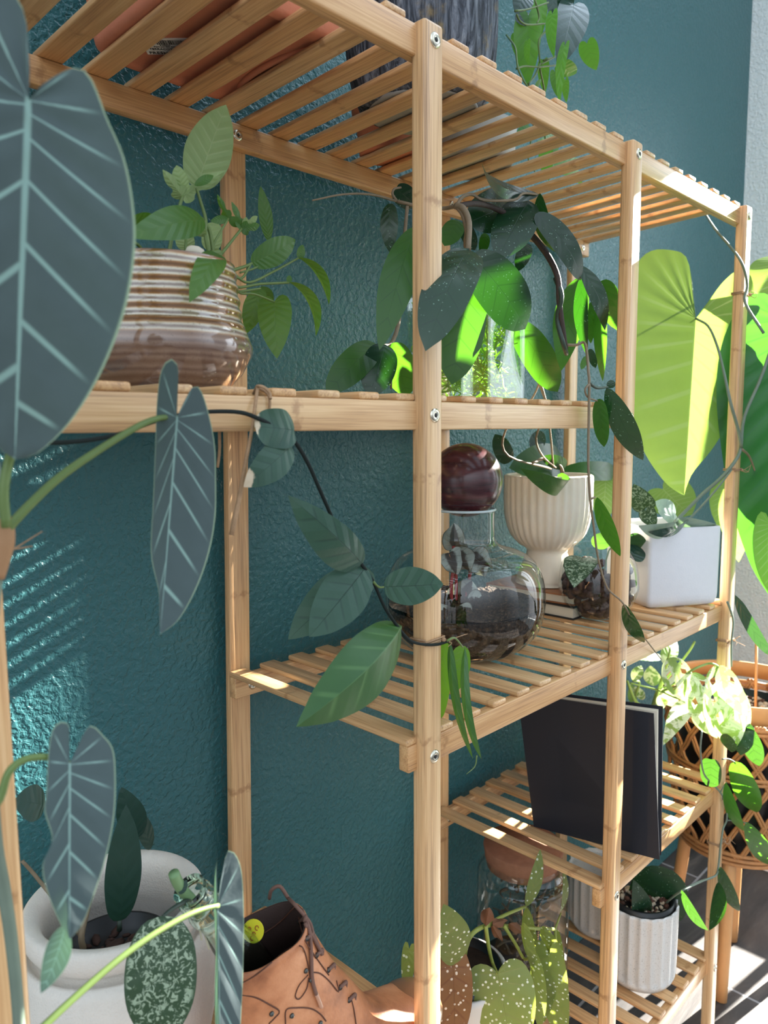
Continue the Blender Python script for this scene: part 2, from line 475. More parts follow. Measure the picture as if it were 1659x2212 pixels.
def leaf(parent, base, tip, w, kind, mat, roll=0.0, bend=0.0, fold=0.0, curl=0.0, wav=0.0, asym=(1, 1), twist=0.0, pleat=0.0, npl=9, holes=False, out=None, slant=0.2, name='leaf', ns=22, sag=0.0, folds=None, side=None):
    base, tip = Vector(base), Vector(tip)
    T = tip - base; L = T.length; T.normalize()
    V = ((base + tip) * 0.5 - CC).normalized()
    S0 = T.cross(V)
    if S0.length < 0.05: S0 = T.cross(Vector((0, 0, 1)))
    S0.normalize()
    S0 = Matrix.Rotation(roll, 3, T) @ S0
    if side is not None: S0 = Vector(side); S0 = (S0 - T * S0.dot(T)).normalized()
    N0 = S0.cross(T).normalized()
    if N0.dot(V) > 0 and abs(roll) < 1.5: pass
    w = w / max(0.35, abs(math.cos(roll)))
    nj = 6
    mb = MB()
    halves = []
    def mid(y):
        return base + T * (L * y) + N0 * (bend * L * 4 * y * (1 - y)) + Vector((0, 0, -sag * L * y * y * 0))
    def frame(y):
        yy = min(max(y, 0), 1)
        t = (T * L + N0 * (bend * L * 4 * (1 - 2 * yy))).normalized()
        Sx = Matrix.Rotation(twist * (yy - 0.3), 3, T) @ S0
        return t, Sx, Sx.cross(t).normalized()
    for sgn, key in ((1, 0), (-1, 1)):
        o = out[key] if out is not None else [(x * w / 2 / L * asym[key], y) for x, y in OUT[kind]]
        halves.append((sgn, resample(o, ns)))
    vs, uv, fs = [], [], []
    for sgn, o in halves:
        start = len(vs)
        for i, (xe, ye) in enumerate(o):
            s = i / (ns - 1)
            yp = max(0.0, min(1.0, ye))
            m = max(0.0, yp - slant * math.sin(math.pi * yp)) if i < ns - 1 else 1.0
            for j in range(nj + 1):
                q = j / nj
                x = xe * q * L
                yc = (m + (ye - m) * (q ** 1.0)) 
                t, Sx, Nn = frame(yc)
                z = (fold if folds is None else folds[0 if sgn < 0 else 1]) * abs(x) + curl * x * x / max(w, 1e-4)
                if pleat: z += pleat * math.sin(s * npl * 2 * math.pi) * math.sin(math.pi * min(1, q * 1.05)) * w
                if wav: z += wav * w * q * q * math.sin(s * 9 + sgn * 1.3 + L * 40)
                if yc < 0: p = base + frame(0)[0] * (L * yc)
                elif yc > 1: p = tip
                else: p = mid(yc)
                vs.append(p + Sx * (sgn * x) - Nn * (-z)); uv.append((s, 0.5 + sgn * q * 0.5))
        for i in range(ns - 1):
            for j in range(nj):
                if holes and j in (2, 3) and i % 4 in (1, 2) and 4 < i < ns - 5: continue
                a = start + i * (nj + 1) + j
                f = [a, a + nj + 1, a + nj + 2, a + 1]
                fs.append(f if sgn > 0 else f[::-1])
    mb.add(vs, fs, uv)
    return mb.build(name, mat, parent)

def leafmat(name, base, vein, trans, N=9, vw=0.12, vs=0.6, rough=0.4, spec=0.5, sheen=0.0, tf=0.3, pattern=None, pcol=None, tip=None, dark=0.75, mw=0.06, coat=0.0, bump=0.35, lateral=True, edge=None):
    t = NT(name)
    u, v, _ = t.sep(t.uv())
    av = t.math('ABSOLUTE', t.math('SUBTRACT', t.math('MULTIPLY', v, 2.0), 1.0))
    midm = t.step(av, mw, mw * 0.35)
    pp = t.math('PINGPONG', t.math('MULTIPLY', u, float(N)), 0.5)       # 0 on a vein, .5 between
    lat = t.step(pp, vw, vw * 0.25)
    lat = t.math('MULTIPLY', lat, t.step(av, 1.0, 0.55))
    m = t.math('MAXIMUM', midm, lat) if lateral else midm
    r = t.rand()
    o = t.obj()
    nz = t.noise(o, 60, 4, 0.6)
    c = t.mix(nz, tuple(x * dark for x in base[:3]) + (1,), base)
    if pattern == 'silver':
        n2 = t.noise(t.mapping(o, (1, 1, 1)), 210, 4, 0.65, 1.2)
        pm = t.math('MULTIPLY', t.step(n2, 0.51, 0.56), t.step(av, 1.0, 0.86))
        c = t.mix(pm, c, pcol)
    elif pattern == 'dots':
        vd = t.voro(o, 165, rnd=0.9)
        pm = t.step(vd, 0.27, 0.22)
        c = t.mix(pm, c, pcol)
    elif pattern == 'flecks':
        vd = t.voro(o, 330, rnd=1.0)
        pm = t.math('MULTIPLY', t.step(vd, 0.22, 0.15), t.step(t.noise(o, 90, 2), 0.5, 0.6))
        c = t.mix(pm, c, pcol)
    elif pattern == 'cream':
        n2 = t.noise(o, 45, 3, 0.6, 0.8)
        c = t.mix(t.step(n2, 0.44, 0.54), c, pcol)
    elif pattern == 'zones':
        n2 = t.noise(o, 70, 3, 0.6, 0.5)
        pm = t.math('MULTIPLY', t.step(t.math('ADD', av, t.math('MULTIPLY', n2, 0.5)), 0.55, 0.75), t.step(av, 1.0, 0.9))
        c = t.mix(pm, c, pcol)
    c = t.mix(t.math('MULTIPLY', m, vs), c, vein)
    if tip is not None:
        c = t.mix(t.step(t.math('ADD', t.math('SUBTRACT', u, t.math('MULTIPLY', v, 0.10)), t.math('MULTIPLY', nz, 0.25)), 0.89, 0.92), c, tip)
    if edge is not None: c = t.mix(t.step(av, 0.965, 0.995), c, edge)
    h = t.math('SUBTRACT', t.math('MULTIPLY', pp, 0.8), t.math('MULTIPLY', midm, 0.6))
    h = t.math('ADD', h, t.math('MULTIPLY', t.noise(o, 260, 3), 0.15))
    nrm = t.bump(h, bump, 0.002)
    sh = t.bsdf(c, rough, spec, nrm, sheen=sheen, coat=coat, coat_rough=0.15, sheen_tint=(.75, .88, .95, 1) if sheen else None)
    tr = t.n('ShaderNodeBsdfTranslucent')
    t.set(tr.inputs[0], t.mix(t.math('MULTIPLY', m, 0.5), trans, tuple(min(1, x * 0.5) for x in trans[:3]) + (1,)))
    mx = t.n('ShaderNodeMixShader'); mx.inputs[0].default_value = tf
    t.t.links.new(sh, mx.inputs[1]); t.t.links.new(tr.outputs[0], mx.inputs[2])
    return t.done(mx.outputs[0])
GLOW = (0.32, 0.62, 0.03, 1)
M_VELVET = leafmat('velvet_leaf', srgb(80, 93, 95), srgb(146, 178, 168), (0.10, 0.22, 0.10, 1), N=9, vw=0.07, vs=0.75, rough=0.72, spec=0.2, sheen=0.22, tf=0.12, mw=0.045, bump=0.22, edge=srgb(150, 170, 140))
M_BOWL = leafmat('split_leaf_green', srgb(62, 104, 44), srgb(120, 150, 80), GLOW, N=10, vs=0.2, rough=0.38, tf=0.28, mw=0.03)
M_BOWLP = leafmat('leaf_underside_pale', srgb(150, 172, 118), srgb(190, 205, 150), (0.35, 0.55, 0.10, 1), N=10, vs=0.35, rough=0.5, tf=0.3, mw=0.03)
M_VINE = leafmat('vine_leaf', srgb(52, 82, 70), srgb(28, 50, 46), (0.15, 0.4, 0.08, 1), N=6, vw=0.09, vs=0.45, rough=0.42, spec=0.4, sheen=0.12, tf=0.15, mw=0.025, bump=0.8)
M_VINEG = leafmat('vine_leaf_bright', srgb(78, 128, 56), srgb(140, 180, 110), GLOW, N=6, vs=0.3, rough=0.4, tf=0.35, mw=0.03)
M_VINET = leafmat('vine_leaf_dry_tip', srgb(52, 82, 70), srgb(28, 50, 46), (0.15, 0.4, 0.08, 1), N=6, vw=0.09, vs=0.3, rough=0.42, spec=0.4, sheen=0.12, tf=0.15, mw=0.025, bump=0.5, tip=srgb(206, 186, 160))
M_VINEM = leafmat('vine_leaf_green', srgb(46, 88, 42), srgb(100, 140, 80), (.2, .5, .03, 1), N=6, vs=.3, rough=.4, tf=.14, mw=.03)
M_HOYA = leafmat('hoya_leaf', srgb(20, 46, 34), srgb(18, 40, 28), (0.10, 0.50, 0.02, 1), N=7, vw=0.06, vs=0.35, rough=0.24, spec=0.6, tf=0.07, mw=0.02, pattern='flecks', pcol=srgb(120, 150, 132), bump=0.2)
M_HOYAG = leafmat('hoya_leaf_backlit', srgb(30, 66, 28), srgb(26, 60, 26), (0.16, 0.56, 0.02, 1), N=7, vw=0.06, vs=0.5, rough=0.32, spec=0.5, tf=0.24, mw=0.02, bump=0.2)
M_PHIL = leafmat('heart_leaf_green', srgb(70, 122, 56), srgb(110, 150, 84), (0.25, 0.6, 0.05, 1), N=8, vs=0.2, rough=0.35, tf=0.35, mw=0.03)
M_PHILD = leafmat('heart_leaf_dark', srgb(30, 58, 52), srgb(60, 92, 84), (0.1, 0.3, 0.05, 1), N=8, vs=0.25, rough=0.2, spec=0.65, tf=0.1, mw=0.03)
M_CLIMB = leafmat('big_leaf_pale_green', srgb(116, 146, 86), srgb(176, 196, 140), (0.42, 0.64, 0.10, 1), N=14, vw=0.12, vs=0.7, rough=0.6, spec=.05, tf=0.42, mw=0.03, bump=0.3)
M_CLIMBD = leafmat('big_leaf_dark_green', srgb(20, 62, 40), srgb(40, 92, 62), (0.12, 0.5, 0.03, 1), N=14, vw=0.09, vs=0.4, rough=0.35, tf=0.2, mw=0.03, bump=0.7)
M_SILVER = leafmat('silver_splashed_leaf', srgb(40, 66, 46), srgb(40, 66, 46), (0.2, 0.4, 0.1, 1), N=8, vs=0.2, rough=0.45, tf=0.12, mw=0.04, pattern='silver', pcol=srgb(150, 166, 142))
M_DARKP = leafmat('dark_pot_leaf', srgb(34, 60, 54), srgb(58, 86, 74), (0.1, 0.3, 0.05, 1), N=7, vs=0.15, rough=0.4, tf=0.1, mw=0.02)
M_DOTS = leafmat('polka_dot_leaf', srgb(118, 132, 74), srgb(150, 150, 90), (0.5, 0.6, 0.08, 1), N=7, vs=0.35, rough=0.45, tf=0.3, mw=0.025, pattern='dots', pcol=srgb(228, 232, 214), bump=0.5)
M_DOTR = leafmat('polka_dot_leaf_red', srgb(130, 92, 58), srgb(112, 62, 44), (0.6, 0.25, 0.08, 1), N=7, vs=0.35, rough=0.45, tf=0.3, mw=0.03, pattern='dots', pcol=srgb(226, 214, 196), bump=0.5)
M_MONST = leafmat('variegated_leaf', srgb(120, 160, 76), srgb(170, 190, 120), (0.5, 0.66, 0.2, 1), N=8, vs=0.2, rough=0.45, tf=0.35, mw=0.03, pattern='cream', pcol=srgb(236, 238, 214))  # real cream variegation, made whiter to carry the sun's overexposure
M_REX = leafmat('rex_leaf', srgb(70, 62, 58), srgb(60, 40, 42), (0.2, 0.2, 0.1, 1), N=6, vs=0.3, rough=0.5, tf=0.1, mw=0.05, pattern='zones', pcol=srgb(160, 165, 158))
M_HOYS = leafmat('speckled_hoya_leaf', srgb(22, 50, 38), srgb(24, 50, 38), (0.2, 0.6, 0.04, 1), N=6, vs=0.2, rough=0.35, tf=0.08, mw=0.02, pattern='flecks', pcol=srgb(150, 176, 158))
STEM_G = simple('stem_green', srgb(92, 112, 58), 0.45, var=0.2)
STEM_D = simple('stem_dark', srgb(44, 58, 48), 0.5, var=0.2)
STEM_B = simple('stem_brown', srgb(120, 104, 82), 0.6, bump=0.4, bscale=500, var=0.25)
STEM_GR = simple('stem_grey_green', srgb(104, 118, 104), 0.55, var=0.2)
TWINE = simple('jute_twine', srgb(166, 134, 104), 0.85, 0.2, bump=0.8, bscale=900, var=0.3)
SOIL = simple('potting_soil', srgb(52, 40, 32), 0.9, 0.2, bump=1.0, bscale=260, var=0.5)
BLACKP = simple('black_plastic', srgb(22, 24, 26), 0.35, 0.5)

def leaves(parent, rows, tr=(0, 0, 1), y=0.1, defaults=None):
    """rows: u0, v0, u1, v1, width, kind, material, options (y0/y1 = distance planes of base and tip)"""
    ox, oy, sc = tr
    for r in rows:
        u0, v0, u1, v1, w, kind, mat = r[:7]
        op = dict(defaults or {}); op.update(r[7] if len(r) > 7 else {})
        ya = op.pop('y0', y); yb = op.pop('y1', ya)
        a = U(ox + u0 / sc, oy + v0 / sc, y=ya); c = U(ox + u1 / sc, oy + v1 / sc, y=yb)
        dm = depth((a + c) / 2)
        if 'roll' not in op: op['roll'] = random.uniform(-.3, .3)
        if 'bend' not in op: op['bend'] = random.uniform(-.10, -.02)
        leaf(parent, a, c, w / sc * dm / CF, kind, mat, **op)
def stem(parent, pts, rad, mat, tr=(0, 0, 1), y=0.1, name='stem', n=8):
    ox, oy, sc = tr
    P = []
    for p in pts:
        P.append(U(ox + p[0] / sc, oy + p[1] / sc, y=p[2] if len(p) > 2 else y))
    return MB().tube(P, rad, n=n).build(name, mat, parent)

# ---------------------------------------------------------------- climbing velvet-leaf plant, front left
yv = -0.06
velvet = thing('climbing_philodendron', 'climbing plant with huge grey-green velvety heart leaves tied to the left front post', 'plant', U(30, 2212, y=-0.03))
k = 1 / 775.0
R1 = [(0, 0), (14 * k, -26 * k), (44 * k, -58 * k), (84 * k, -88 * k), (112 * k, -84 * k), (134 * k, -48 * k), (158 * k, 10 * k), (196 * k, 90 * k), (220 * k, 190 * k), (228 * k, 290 * k), (214 * k, 420 * k), (172 * k, 560 * k), (112 * k, 680 * k), (46 * k, 758 * k), (0, 1)]
Lh1 = [(0, 0), (-0, -60 * k), (20 * k, -190 * k), (90 * k, -240 * k), (180 * k, -190 * k), (230 * k, -60 * k), (240 * k, 120 * k), (215 * k, 330 * k), (160 * k, 540 * k), (80 * k, 690 * k), (20 * k, 765 * k), (0, 1)]
def vleaf(u0, v0, u1, v1, R, L, yy, yy1=None, flip=False, **kw):
    a, c = U(u0, v0, y=yy), U(u1, v1, y=yy1 if yy1 is not None else yy)
    return leaf(velvet, a, c, 0.1, 'deep', M_VELVET, out=(R, L), ns=46, **kw)
vleaf(62, 216, 32, 992, R1, Lh1, -0.085, -0.075, pleat=0.010, npl=8, bend=-0.02, roll=0.05, curl=-0.5, slant=0.25)
k = 1 / 471.0
vleaf(382, 902, 346, 1370, [(0, 0), (14*k, -40*k), (30*k, -72*k), (46*k, -66*k), (66*k, -20*k), (86*k, 50*k), (95*k, 130*k), (100*k, 210*k), (92*k, 290*k), (70*k, 370*k), (36*k, 440*k), (0, 1)],
      [(0, 0), (2*k, -50*k), (6*k, -110*k), (24*k, -124*k), (40*k, -96*k), (44*k, -30*k), (40*k, 80*k), (36*k, 190*k), (32*k, 300*k), (10*k, 380*k), (4*k, 440*k), (0, 1)], -0.045, -0.05, pleat=0.002, npl=8, fold=0.3, bend=0.03, slant=0.3)
k = 1 / 430.0
vleaf(150, 1650, 150, 2030, [(0, 0), (16*k, -30*k), (34*k, -70*k), (54*k, -90*k), (84*k, -60*k), (108*k, -20*k), (113*k, 60*k), (108*k, 150*k), (90*k, 240*k), (60*k, 330*k), (30*k, 400*k), (0, 1)],
      [(0, 0), (-4*k, -40*k), (-4*k, -90*k), (18*k, -108*k), (40*k, -90*k), (50*k, -30*k), (54*k, 60*k), (58*k, 110*k), (40*k, 180*k), (62*k, 240*k), (50*k, 310*k), (20*k, 390*k), (0, 1)], -0.07, -0.085, pleat=0.002, npl=8, fold=0.2, bend=-0.03, slant=0.25)
# long drip tip of that leaf
leaf(velvet, U(140, 2000, y=-0.08), U(88, 2146, y=-0.08), 0.012, 'lance', M_VELVET, bend=0.1, roll=0.4, name='leaf_tip')
k = 1 / 560.0
vleaf(470, 1957, 478, 2420, [(0, 0), (8*k, -60*k), (24*k, -124*k), (42*k, -110*k), (56*k, -60*k), (60*k, 40*k), (58*k, 160*k), (52*k, 290*k), (40*k, 420*k), (0, 1)],
      [(0, 0), (-4*k, -70*k), (-10*k, -128*k), (-4*k, -132*k), (4*k, -80*k), (8*k, 0), (6*k, 100*k), (10*k, 250*k), (8*k, 400*k), (0, 1)], -0.055, -0.05, pleat=0.003, npl=8, fold=0.5, slant=0.3)
stem(velvet, [(14, 1140), (8, 1060), (22, 985), (48, 900, -0.06), (66, 500, -0.055), (64, 222, -0.075)], [.0024, .0020], STEM_G, y=-0.05, name='leaf_stalk')
stem(velvet, [(10, 1150), (60, 1095), (130, 1030), (220, 968), (300, 920), (345, 903), (382, 902)], [.0024, .0015], STEM_G, y=-0.04, name='leaf_stalk')
stem(velvet, [(-30, 1760), (0, 1725), (18, 1670), (50, 1642), (90, 1635), (125, 1640), (150, 1650)], [.0022, .0015], STEM_G, y=-0.06, name='leaf_stalk')
stem(velvet, [(60, 2250), (150, 2165), (250, 2078), (330, 2020), (400, 1980), (440, 1964), (472, 1956)], [.0020, .0014], STEM_G, y=-0.055, name='leaf_stalk')
stem(velvet, [(-14, 1000), (2, 1150), (-14, 1300), (-24, 1500), (-20, 1680), (-8, 1830), (10, 1930), (28, 2060), (42, 2230), (44, 2420)], [.0030, .0034, .0030], STEM_GR, y=-0.035, name='main_stem', n=10)
stem(velvet, [(6, 1120), (10, 1150), (4, 1200), (-4, 1250)], [.0042, .0052, .0030], simple('dry_sheath', srgb(150, 112, 78), 0.7, bump=0.5), y=-0.038, name='dry_sheath')
def tie(parent_post_x, z, y0=-0.001, turns=2, label='', x0=None, w=PW, dpt=PD, group=None, tail=1):
    b = MB()
    x0 = parent_post_x
    for k in range(turns):
        dz = k * 0.0022
        e = 0.0012
        P = [(x0 - e, y0 - e + 0.001, z + dz), (x0 + w + e, y0 - e + .001, z + dz + 0.001), (x0 + w + e, dpt + e, z + dz + .0015), (x0 - e, dpt + e, z + dz + .001), (x0 - e, y0 - e + .001, z + dz + 0.002)]
        b.tube(P, 0.0009, n=6, spline=False)
    rnd = random.Random(int(z * 1000))
    for k in range(3 * tail):
        s = Vector((x0 + w * .9, y0 - 0.001, z))
        b.tube([s, s + Vector((rnd.uniform(-.004, .012), rnd.uniform(-.008, 0), rnd.uniform(-.004, .008))), s + Vector((rnd.uniform(-.006, .02), rnd.uniform(-.014, -.004), rnd.uniform(-.012, .012)))], [.0007, .0003], n=5)
    b.ball((x0 + w * .92, y0 - 0.002, z + .001), 0.0022, 8)
    o = b.build('twine_tie', TWINE, loc=(x0, y0, z))
    o['label'] = label; o['category'] = 'twine'
    if group: o['group'] = group
    return o
tie(PX['Z'], U(8, 1195, y=0).z, label='jute twine knotted round the left front post below the huge velvety leaf')

# ---------------------------------------------------------------- glazed striped bowl planter with a split-leaf plant
bc = U(358, 740, y=0.112)
bz = top_of(1)
bowl = thing('potted_plant', 'leafy green plant in a glossy brown and cream ribbed bowl on the middle tier', 'plant', (bc.x, bc.y, bz))
def glaze():
    t = NT('striped_glaze')
    o = t.obj(); x, yy, z = t.sep(o)
    n = t.noise(o, 45, 4, 0.6)
    zz = t.math('ADD', z, t.math('MULTIPLY', n, 0.0022))
    st = t.math('PINGPONG', t.math('MULTIPLY', zz, 103.0), 0.5)
    sp = t.noise(o, 700, 3, 0.7)
    c = t.ramp(t.math('MULTIPLY', st, 2.0), [(0.05, srgb(116, 84, 58)), (0.3, srgb(150, 106, 66)), (0.42, srgb(186, 158, 122)), (0.62, srgb(196, 186, 166)), (0.85, srgb(138, 122, 108)), (1.0, srgb(116, 96, 84))])
    low = t.step(z, 0.044, 0.034)
    c2 = t.ramp(t.math('MULTIPLY', st, 2.0), [(0.1, srgb(112, 86, 72)), (0.6, srgb(134, 110, 96)), (1, srgb(104, 80, 70))])
    c = t.mix(low, c, c2)
    c = t.mix(t.math('MULTIPLY', t.step(sp, 0.60, 0.66), 0.6), c, srgb(84, 62, 50))
    return t.done(t.bsdf(c, 0.14, 0.6, t.bump(n, 0.12, 0.002), coat=0.7, coat_rough=0.05))
prof = [(0.0001, 0.0), (.040, 0.0), (.047, .002), (.058, .014), (.0655, .027), (.0668, .033), (.064, .041), (.060, .050)]
rib = []
for i in range(60):
    z = .050 + (.094 - .050) * i / 59
    r = .060 - .0055 * (i / 59) ** 0.7 + 0.00075 * math.sin((z + 0.001) * 103 * 2 * math.pi)
    rib.append((r, z))
prof += rib + [(.0540, .096), (.0525, .0965), (.051, .095), (.0505, .085), (.055, .04), (.05, .012), (.0001, .01)]
MB().lathe(prof, (bc.x, bc.y, bz), 72).build('bowl', glaze(), bowl)
MB().lathe([(.0505, .082), (.03, .086), (.0001, .087)], (bc.x, bc.y, bz), 40).build('soil', SOIL, bowl)
zt = (260, 180, 3.252)
bl, bp = M_BOWL, M_BOWLP
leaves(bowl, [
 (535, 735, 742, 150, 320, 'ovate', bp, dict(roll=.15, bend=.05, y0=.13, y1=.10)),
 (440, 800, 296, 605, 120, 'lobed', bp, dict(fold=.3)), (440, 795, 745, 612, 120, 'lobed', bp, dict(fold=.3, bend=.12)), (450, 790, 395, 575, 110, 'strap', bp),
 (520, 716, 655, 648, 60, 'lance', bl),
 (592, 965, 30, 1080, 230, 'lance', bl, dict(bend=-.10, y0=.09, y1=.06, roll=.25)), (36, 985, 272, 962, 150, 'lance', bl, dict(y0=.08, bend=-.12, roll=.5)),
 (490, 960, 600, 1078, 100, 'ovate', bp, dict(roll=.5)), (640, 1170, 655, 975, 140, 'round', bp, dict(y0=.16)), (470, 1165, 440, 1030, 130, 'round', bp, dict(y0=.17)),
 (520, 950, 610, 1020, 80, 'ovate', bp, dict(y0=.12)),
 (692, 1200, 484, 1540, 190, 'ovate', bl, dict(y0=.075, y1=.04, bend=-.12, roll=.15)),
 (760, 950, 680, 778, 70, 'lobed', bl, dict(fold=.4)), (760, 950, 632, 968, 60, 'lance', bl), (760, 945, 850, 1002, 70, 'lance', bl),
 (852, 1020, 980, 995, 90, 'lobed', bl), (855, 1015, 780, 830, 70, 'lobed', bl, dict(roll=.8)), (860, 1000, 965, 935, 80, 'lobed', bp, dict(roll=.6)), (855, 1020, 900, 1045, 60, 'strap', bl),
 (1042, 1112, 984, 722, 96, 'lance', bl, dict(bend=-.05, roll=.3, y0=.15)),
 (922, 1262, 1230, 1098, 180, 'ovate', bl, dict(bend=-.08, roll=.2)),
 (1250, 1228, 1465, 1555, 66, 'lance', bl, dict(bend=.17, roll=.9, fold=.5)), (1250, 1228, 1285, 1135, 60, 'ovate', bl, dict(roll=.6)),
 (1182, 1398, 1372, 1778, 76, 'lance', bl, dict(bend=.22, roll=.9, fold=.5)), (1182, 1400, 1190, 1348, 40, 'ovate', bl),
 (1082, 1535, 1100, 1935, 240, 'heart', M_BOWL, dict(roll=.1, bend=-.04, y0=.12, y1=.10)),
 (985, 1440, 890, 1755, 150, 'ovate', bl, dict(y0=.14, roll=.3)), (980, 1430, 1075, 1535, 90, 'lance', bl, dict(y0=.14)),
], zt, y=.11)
for pts, r in [([(640, 1260), (600, 1090), (600, 960), (560, 820), (535, 735)], .0016), ([(340, 1260), (350, 1150), (378, 1010), (420, 850), (440, 790)], .0016),
               ([(660, 1230), (630, 1050), (592, 965)], .0017), ([(455, 1250), (462, 1080)], .0014), ([(665, 1240), (655, 1150), (670, 1100), (760, 950)], .0012),
               ([(680, 1230), (740, 1160), (852, 1020)], .0015), ([(670, 1240), (690, 1200)], .0016), ([(670, 1235), (760, 1320), (850, 1370), (920, 1262)], .0014), ([(770, 1320), (880, 1285), (925, 1262)], .0015),
               ([(690, 1240), (800, 1340), (905, 1400), (1080, 1320), (1250, 1228)], .0013), ([(700, 1250), (800, 1425), (980, 1410), (1182, 1400)], .0014),
               ([(720, 1270), (820, 1460), (940, 1480), (1082, 1535)], .0012), ([(830, 1465), (930, 1450), (985, 1440)], .0012), ([(640, 1200), (700, 1190), (660, 1250)], .003),
               ([(30, 1090), (110, 1180), (180, 1260)], .0012), ([(70, 1110), (140, 1150), (170, 1250)], .0014), ([(1042, 1112), (1000, 1250), (940, 1300), (840, 1330)], .0011)]:
    stem(bowl, pts, [r, r * .7], STEM_G, zt, y=.11)
# dry sheath and white stone among the stems
MB().ball(U(260 + 520/3.252, 180 + 1190/3.252, y=.11), .009, 10, (1, .8, .6)).build('pale_root', simple('pale_root', srgb(214, 204, 186), .6), bowl)

# ---------------------------------------------------------------- dark vine along the middle rail
YV = 0.002
vine = thing('trailing_vine', 'thin dark vine with dull green leaves looping along the middle rail to the front post', 'plant', U(590, 925, y=YV))
stem(vine, [(-40, 938), (60, 953), (150, 955), (250, 940), (340, 908), (400, 895), (460, 889), (520, 891), (560, 905), (600, 925), (632, 948), (665, 1000), (697, 1072), (740, 1165), (782, 1220), (806, 1256), (830, 1310), (858, 1352), (885, 1383), (915, 1392, -.003), (945, 1392, -.003), (968, 1385)], [.0013, .0015, .0013], simple('vine_stem', srgb(30, 36, 34), .8, .2), y=-0.004, n=8)
leaves(vine, [
 (636, 930, 550, 922, 84, 'round', M_VINET, dict(roll=.2, wav=.05)),
 (628, 962, 526, 1052, 74, 'ovate', M_VINET, dict(roll=-.2)),
 (783, 1219, 622, 1070, 88, 'ovate', M_VINE, dict(roll=.1, bend=-.16, asym=(1.25, .75), fold=.15)),
 (800, 1232, 622, 1382, 100, 'ovate', M_VINE, dict(y0=.02, y1=.03, bend=-.1, roll=.2)),
 (789, 1226, 668, 1376, 106, 'ovate', M_VINE, dict(bend=-.05, roll=-.15)),
 (830, 1268, 958, 1262, 82, 'ovate', M_VINE, dict(y0=-.006, y1=-.03, bend=-.04, roll=.1)),
 (868, 1352, 640, 1570, 128, 'ovate', M_VINEM, dict(fold=.55, bend=-.12, roll=-.35, asym=(1.15, .9), y1=-.02)),
 (966, 1388, 950, 1556, 50, 'ovate', M_VINEG, dict(roll=.5, y0=.0, y1=.03)),
 (972, 1384, 1022, 1640, 19, 'strap', M_VINEM, dict(bend=-.10, roll=.5, fold=.4, twist=.5)),
 (1004, 1398, 1040, 1640, 19, 'strap', M_VINEM, dict(bend=-.16, roll=.4, fold=.4, y0=-.015, y1=-.03)),
 (1000, 1395, 988, 1492, 46, 'ovate', M_VINEG, dict(roll=.3, y0=.02)),
], y=-0.004)
stem(vine, [(806, 1256), (818, 1268), (832, 1268)], [.0011, .0008], STEM_G, y=-0.005, name='leaf_stalk')
stem(vine, [(966, 1384), (982, 1378), (1000, 1398)], [.0011, .0008], STEM_G, y=-0.01, name='leaf_stalk')
stem(vine, [(1030, 1632), (1026, 1655), (1008, 1672)], [.0007, .0003], STEM_G, y=-0.02, name='leaf_tail')
tie(PX['A'], U(930, 1390, y=0).z, label='jute twine round the middle front post beside the dark vine')
b = MB()
pr = U(555, 840, y=YR - .001)
for off in (0, 3):
    b.tube([U(552 + off, 846, y=.03), U(556 + off, 834, y=.012), U(572, 838, y=.006), U(583, 850, y=.004), U(584, 862, y=.003)], .0011, n=6)
b.tube([U(548, 850, y=.03), U(556, 836, y=.014), U(552, 870, y=.006), U(545, 925, y=.004), U(532, 990, y=.003), U(520, 1060, y=.003), U(500, 1156, y=.003)], [.0013, .0012, .0018], n=6)
b.tube([U(555, 838, y=.014), U(575, 848, y=.010), U(583, 870, y=.008), U(575, 930, y=.012)], .0010, n=6)
b.tube([U(474, 930, y=.03), U(474, 975, y=.03), U(470, 1010, y=.03)], [.0011, .0009], n=6)
o = b.build('twine_tie', TWINE, loc=pr); o['label'] = 'jute twine looped over the middle front rail, long end hanging down'; o['category'] = 'twine'

# ---------------------------------------------------------------- square glass vase with glowing green roots, middle tier
tz = top_of(1)
tank = thing('glass_vase', 'square clear glass vase full of wiry bright green roots on the middle tier', 'vase', (0.275, 0.155, tz))
def glassmat(name, col=(0.95, 0.99, 0.97, 1), rough=0.0, ior=1.45, facv=1.0):
    t = NT(name)
    g = t.n('ShaderNodeBsdfGlass'); g.inputs['Color'].default_value = col; g.inputs['Roughness'].default_value = rough; g.inputs['IOR'].default_value = ior
    return t.done(g.outputs[0])
GLASS = glassmat('clear_glass')
GLASSG = glassmat('green_glass', (0.92, 0.985, 0.95, 1))
def thinglass(name):
    """thin-walled glass: mostly straight through, mirror at grazing angles"""
    t = NT(name)
    tr = t.n('ShaderNodeBsdfTransparent'); tr.inputs[0].default_value = (.94, .97, .96, 1)
    gl = t.n('ShaderNodeBsdfGlossy'); gl.inputs['Roughness'].default_value = 0.03
    f = t.n('ShaderNodeLayerWeight'); f.inputs['Blend'].default_value = 0.5
    f = t.math('ADD', t.math('MULTIPLY', t.math('POWER', f.outputs['Facing'], 3.5), 0.8), 0.075, clamp=True)
    m = t.n('ShaderNodeMixShader')
    t.t.links.new(f, m.inputs[0]); t.t.links.new(tr.outputs[0], m.inputs[1]); t.t.links.new(gl.outputs[0], m.inputs[2])
    return t.done(m.outputs[0])
TGLASS = thinglass('thin_glass')
